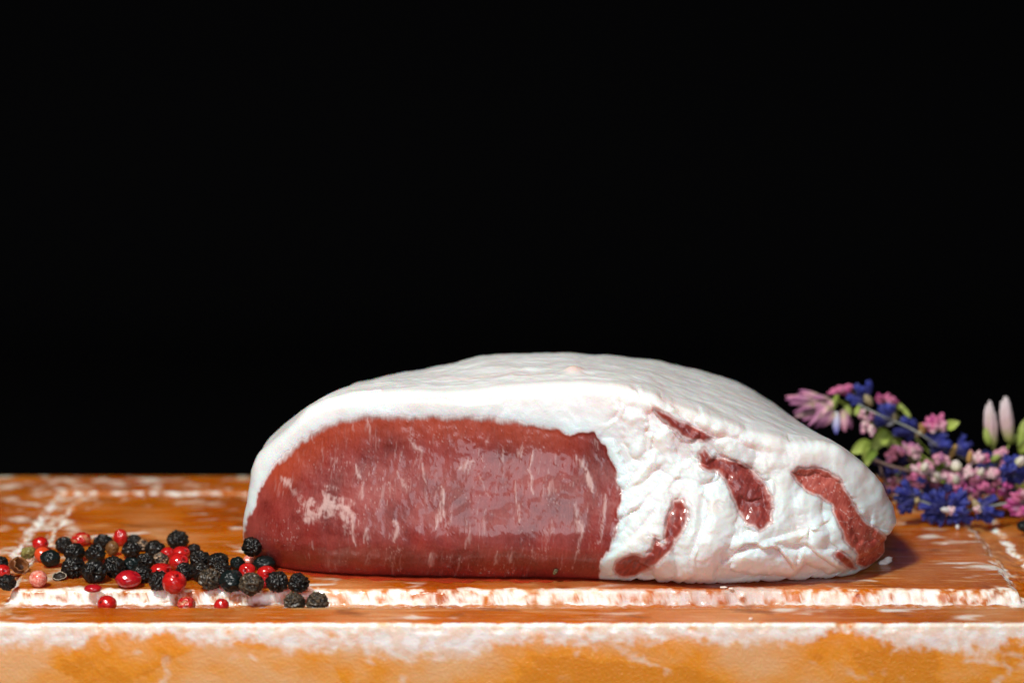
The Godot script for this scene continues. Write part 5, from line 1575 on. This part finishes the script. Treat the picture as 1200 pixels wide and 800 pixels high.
	floret(s, V3(103.9, 8.6, -80.9), V3(100.9, 7.9, -79.4), 1.34, "bluedark")
	bud(s, V3(115.2, 4.2, -81.1), V3(117.9, 2.3, -80.8), 0.99, "darkpink")
	floret(s, V3(100.1, 2.2, -81.0), V3(100.4, 5.7, -78.2), 0.99, "bluedark")
	floret(s, V3(106.9, 7.5, -83.8), V3(102.5, 8.4, -82.8), 1.05, "bluedark")
	leaf(s, V3(136.7, 6.1, -81.7), V3(135.2, 4.5, -79.3), 0.99, "greendark")
	floret(s, V3(105.9, 10.1, -83.0), V3(107.4, 12.5, -82.5), 1.22, "bluedark")
	floret(s, V3(127.7, 11.5, -83.0), V3(128.9, 14.1, -81.2), 1.11, "bluedark")
	bud(s, V3(118.7, 5.0, -81.0), V3(118.4, 2.4, -79.8), 1.40, "darkpink")
	leaf(s, V3(114.1, 7.4, -82.5), V3(114.7, 9.9, -81.3), 1.22, "brown")
	floret(s, V3(100.5, 10.1, -82.6), V3(96.8, 12.4, -81.3), 0.99, "bluedark")
	leaf(s, V3(110.1, 2.7, -83.7), V3(107.8, 1.1, -82.2), 1.17, "greendark")
	floret(s, V3(129.8, 11.8, -80.1), V3(131.5, 13.6, -78.9), 1.40, "bluedark")
	leaf(s, V3(103.5, 7.7, -81.0), V3(101.3, 6.3, -80.5), 1.05, "brown")
	floret(s, V3(127.2, 11.6, -81.2), V3(125.3, 9.5, -79.0), 1.22, "bluedark")
	leaf(s, V3(128.0, 9.4, -81.3), V3(129.4, 8.2, -79.8), 1.40, "greendark")
	floret(s, V3(120.9, 7.9, -82.1), V3(120.2, 10.6, -80.1), 1.05, "bluedark")
	bud(s, V3(125.1, 11.1, -80.4), V3(126.1, 13.3, -80.0), 1.05, "darkpink")
	floret(s, V3(138.7, 7.0, -83.6), V3(135.1, 9.5, -81.4), 0.99, "bluedark")
	leaf(s, V3(116.6, 10.6, -80.3), V3(115.4, 8.6, -78.8), 1.40, "greendark")
	leaf(s, V3(133.5, 2.9, -82.2), V3(137.2, 4.1, -80.1), 1.11, "greendark")
	floret(s, V3(111.0, 6.3, -83.3), V3(114.4, 4.7, -82.5), 1.17, "bluedark")
	floret(s, V3(107.4, 1.5, -83.2), V3(108.9, 0.8, -81.4), 1.17, "bluedark")
	bud(s, V3(121.6, 6.8, -82.7), V3(122.4, 9.6, -82.0), 1.28, "darkpink")
	floret(s, V3(125.9, 4.8, -81.2), V3(121.4, 6.4, -78.4), 1.34, "bluedark")
	floret(s, V3(110.7, 1.3, -82.8), V3(113.8, 2.4, -80.7), 0.99, "bluedark")
	floret(s, V3(133.3, 7.9, -82.3), V3(131.2, 6.5, -79.8), 1.05, "bluedark")
	floret(s, V3(119.6, 5.2, -81.7), V3(117.1, 3.3, -80.9), 1.28, "bluedark")
	floret(s, V3(132.5, 8.9, -83.1), V3(135.4, 10.9, -83.1), 1.40, "bluedark")
	leaf(s, V3(137.4, 7.8, -82.1), V3(140.5, 8.3, -80.9), 1.11, "brown")
	bud(s, V3(133.5, 9.6, -83.3), V3(132.4, 12.5, -82.2), 0.99, "darkpink")
	leaf(s, V3(130.6, 6.6, -82.7), V3(129.0, 4.7, -80.4), 1.34, "greendark")
	floret(s, V3(111.0, 1.0, -83.4), V3(112.7, 0.8, -80.5), 1.22, "bluedark")
	bud(s, V3(108.7, 4.3, -82.1), V3(113.2, 5.0, -80.3), 0.99, "darkpink")
	floret(s, V3(134.7, 11.7, -82.1), V3(130.2, 11.9, -79.6), 1.11, "bluedark")
	bud(s, V3(113.6, 5.2, -80.7), V3(110.4, 6.7, -79.0), 1.34, "darkpink")
	floret(s, V3(100.1, 6.6, -82.1), V3(102.6, 9.3, -79.9), 1.28, "bluedark")
	leaf(s, V3(121.3, 2.7, -80.6), V3(118.6, 4.2, -79.4), 1.17, "brown")
	floret(s, V3(113.2, 5.9, -81.1), V3(114.2, 8.6, -78.2), 1.34, "bluedark")
	floret(s, V3(125.1, 8.5, -82.1), V3(127.1, 6.7, -81.4), 1.17, "bluedark")
	bud(s, V3(107.9, 9.5, -83.1), V3(104.9, 7.7, -80.9), 0.93, "darkpink")
	leaf(s, V3(104.2, 5.5, -81.3), V3(100.3, 6.6, -78.4), 1.34, "brown")
	floret(s, V3(121.8, 8.0, -80.6), V3(117.8, 8.1, -79.9), 1.28, "bluedark")
	floret(s, V3(115.4, 2.8, -83.2), V3(112.3, 4.2, -82.5), 1.40, "bluedark")
	floret(s, V3(119.7, 7.4, -83.3), V3(122.6, 8.7, -81.1), 1.34, "bluedark")
	floret(s, V3(106.4, 4.5, -71.0), V3(107.0, 3.7, -68.4), 0.99, "bluedark")
	bud(s, V3(118.1, 6.8, -79.0), V3(114.2, 6.9, -76.3), 1.17, "darkpink")
	floret(s, V3(129.4, 10.0, -75.0), V3(129.4, 12.2, -74.2), 1.17, "bluedark")
	floret(s, V3(131.6, 6.4, -70.0), V3(134.5, 5.8, -67.4), 1.11, "bluedark")
	floret(s, V3(101.5, 11.6, -69.0), V3(100.0, 13.5, -68.1), 1.22, "bluedark")
	bud(s, V3(121.1, 8.5, -80.0), V3(118.1, 9.1, -78.7), 1.28, "darkpink")
	leaf(s, V3(131.6, 6.1, -80.0), V3(130.5, 4.9, -77.8), 1.34, "brown")
	floret(s, V3(126.9, 9.9, -75.0), V3(125.5, 12.1, -74.7), 1.34, "bluedark")
	floret(s, V3(105.8, 9.5, -75.0), V3(102.9, 9.7, -74.7), 1.34, "bluedark")
	floret(s, V3(126.0, 7.5, -82.0), V3(128.2, 8.9, -79.5), 1.05, "bluedark")
	leaf(s, V3(107.6, 8.9, -73.0), V3(109.1, 7.5, -72.1), 0.99, "brown")
	floret(s, V3(135.2, 8.7, -77.0), V3(134.2, 7.6, -75.9), 1.28, "bluedark")
	floret(s, V3(105.8, 6.1, -81.0), V3(107.9, 5.0, -79.3), 1.11, "bluedark")
	bud(s, V3(101.4, 4.9, -77.0), V3(103.7, 4.6, -75.0), 1.17, "darkpink")
	floret(s, V3(129.7, 5.8, -80.0), V3(132.4, 5.9, -80.0), 0.93, "bluedark")
	floret(s, V3(112.1, 7.5, -70.0), V3(109.3, 5.9, -69.0), 0.93, "bluedark")
	bud(s, V3(105.7, 5.1, -71.0), V3(108.6, 6.9, -69.7), 1.28, "darkpink")
	leaf(s, V3(104.9, 8.1, -75.0), V3(102.0, 8.0, -73.5), 1.22, "brown")
	bud(s, V3(115.5, 10.2, -72.0), V3(118.6, 9.0, -71.4), 1.22, "darkpink")
	leaf(s, V3(118.7, 8.6, -81.0), V3(114.5, 9.9, -79.2), 1.17, "brown")
	floret(s, V3(101.3, 8.3, -82.0), V3(100.2, 10.9, -79.1), 1.22, "bluedark")
	bud(s, V3(111.4, 8.4, -71.0), V3(115.2, 8.9, -69.8), 1.22, "darkpink")
	floret(s, V3(121.0, 5.4, -82.0), V3(116.7, 6.0, -80.4), 1.22, "bluedark")
	floret(s, V3(122.0, 3.2, -78.0), V3(126.0, 4.3, -77.6), 1.05, "bluedark")
	floret(s, V3(119.6, 2.7, -78.0), V3(120.8, 4.8, -77.2), 1.11, "bluedark")
	floret(s, V3(129.9, 7.5, -77.0), V3(127.7, 9.2, -75.0), 1.17, "bluedark")
	floret(s, V3(119.9, 4.6, -72.0), V3(118.9, 2.7, -71.7), 1.34, "bluedark")
	floret(s, V3(133.5, 5.3, -75.0), V3(131.5, 7.3, -72.3), 1.34, "bluedark")
	leaf(s, V3(102.3, 8.3, -80.0), V3(101.4, 10.6, -77.3), 1.11, "brown")
	floret(s, V3(128.0, 10.2, -68.0), V3(127.4, 8.2, -67.7), 1.05, "bluedark")
	floret(s, V3(122.8, 8.0, -79.0), V3(126.3, 9.0, -76.2), 1.28, "bluedark")
	floret(s, V3(129.3, 5.8, -77.0), V3(126.3, 4.5, -75.9), 1.28, "bluedark")
	leaf(s, V3(122.6, 5.3, -73.0), V3(125.7, 6.9, -70.7), 0.99, "brown")
	leaf(s, V3(123.8, 10.3, -74.0), V3(119.6, 10.2, -71.7), 1.05, "brown")
	bud(s, V3(102.4, 9.1, -70.0), V3(101.1, 8.0, -69.1), 1.34, "darkpink")
	bud(s, V3(123.4, 7.3, -78.0), V3(124.6, 9.6, -76.0), 1.22, "darkpink")
	floret(s, V3(109.2, 8.5, -73.0), V3(112.8, 8.0, -71.0), 1.34, "bluedark")
	leaf(s, V3(114.6, 9.5, -75.0), V3(116.6, 8.4, -72.6), 0.99, "brown")
	floret(s, V3(101.5, 4.0, -74.0), V3(101.3, 5.7, -73.2), 0.93, "bluedark")
	floret(s, V3(127.0, 3.4, -80.0), V3(125.8, 2.4, -77.7), 1.17, "bluedark")
	floret(s, V3(125.4, 9.8, -76.0), V3(127.5, 11.1, -73.1), 1.11, "bluedark")
	bud(s, V3(105.3, 4.3, -78.0), V3(103.8, 6.5, -76.0), 1.22, "darkpink")
	floret(s, V3(129.3, 7.0, -77.0), V3(127.3, 9.5, -75.4), 1.17, "bluedark")
	floret(s, V3(129.0, 7.9, -70.0), V3(128.6, 5.7, -69.7), 1.34, "bluedark")
	stem(s, [V3(101.4, 5.0, -82.0), V3(109.9, 3.8, -82.0), V3(122.5, 2.1, -84.0), V3(141.3, 0.8, -86.0)], 0.35, "brown")
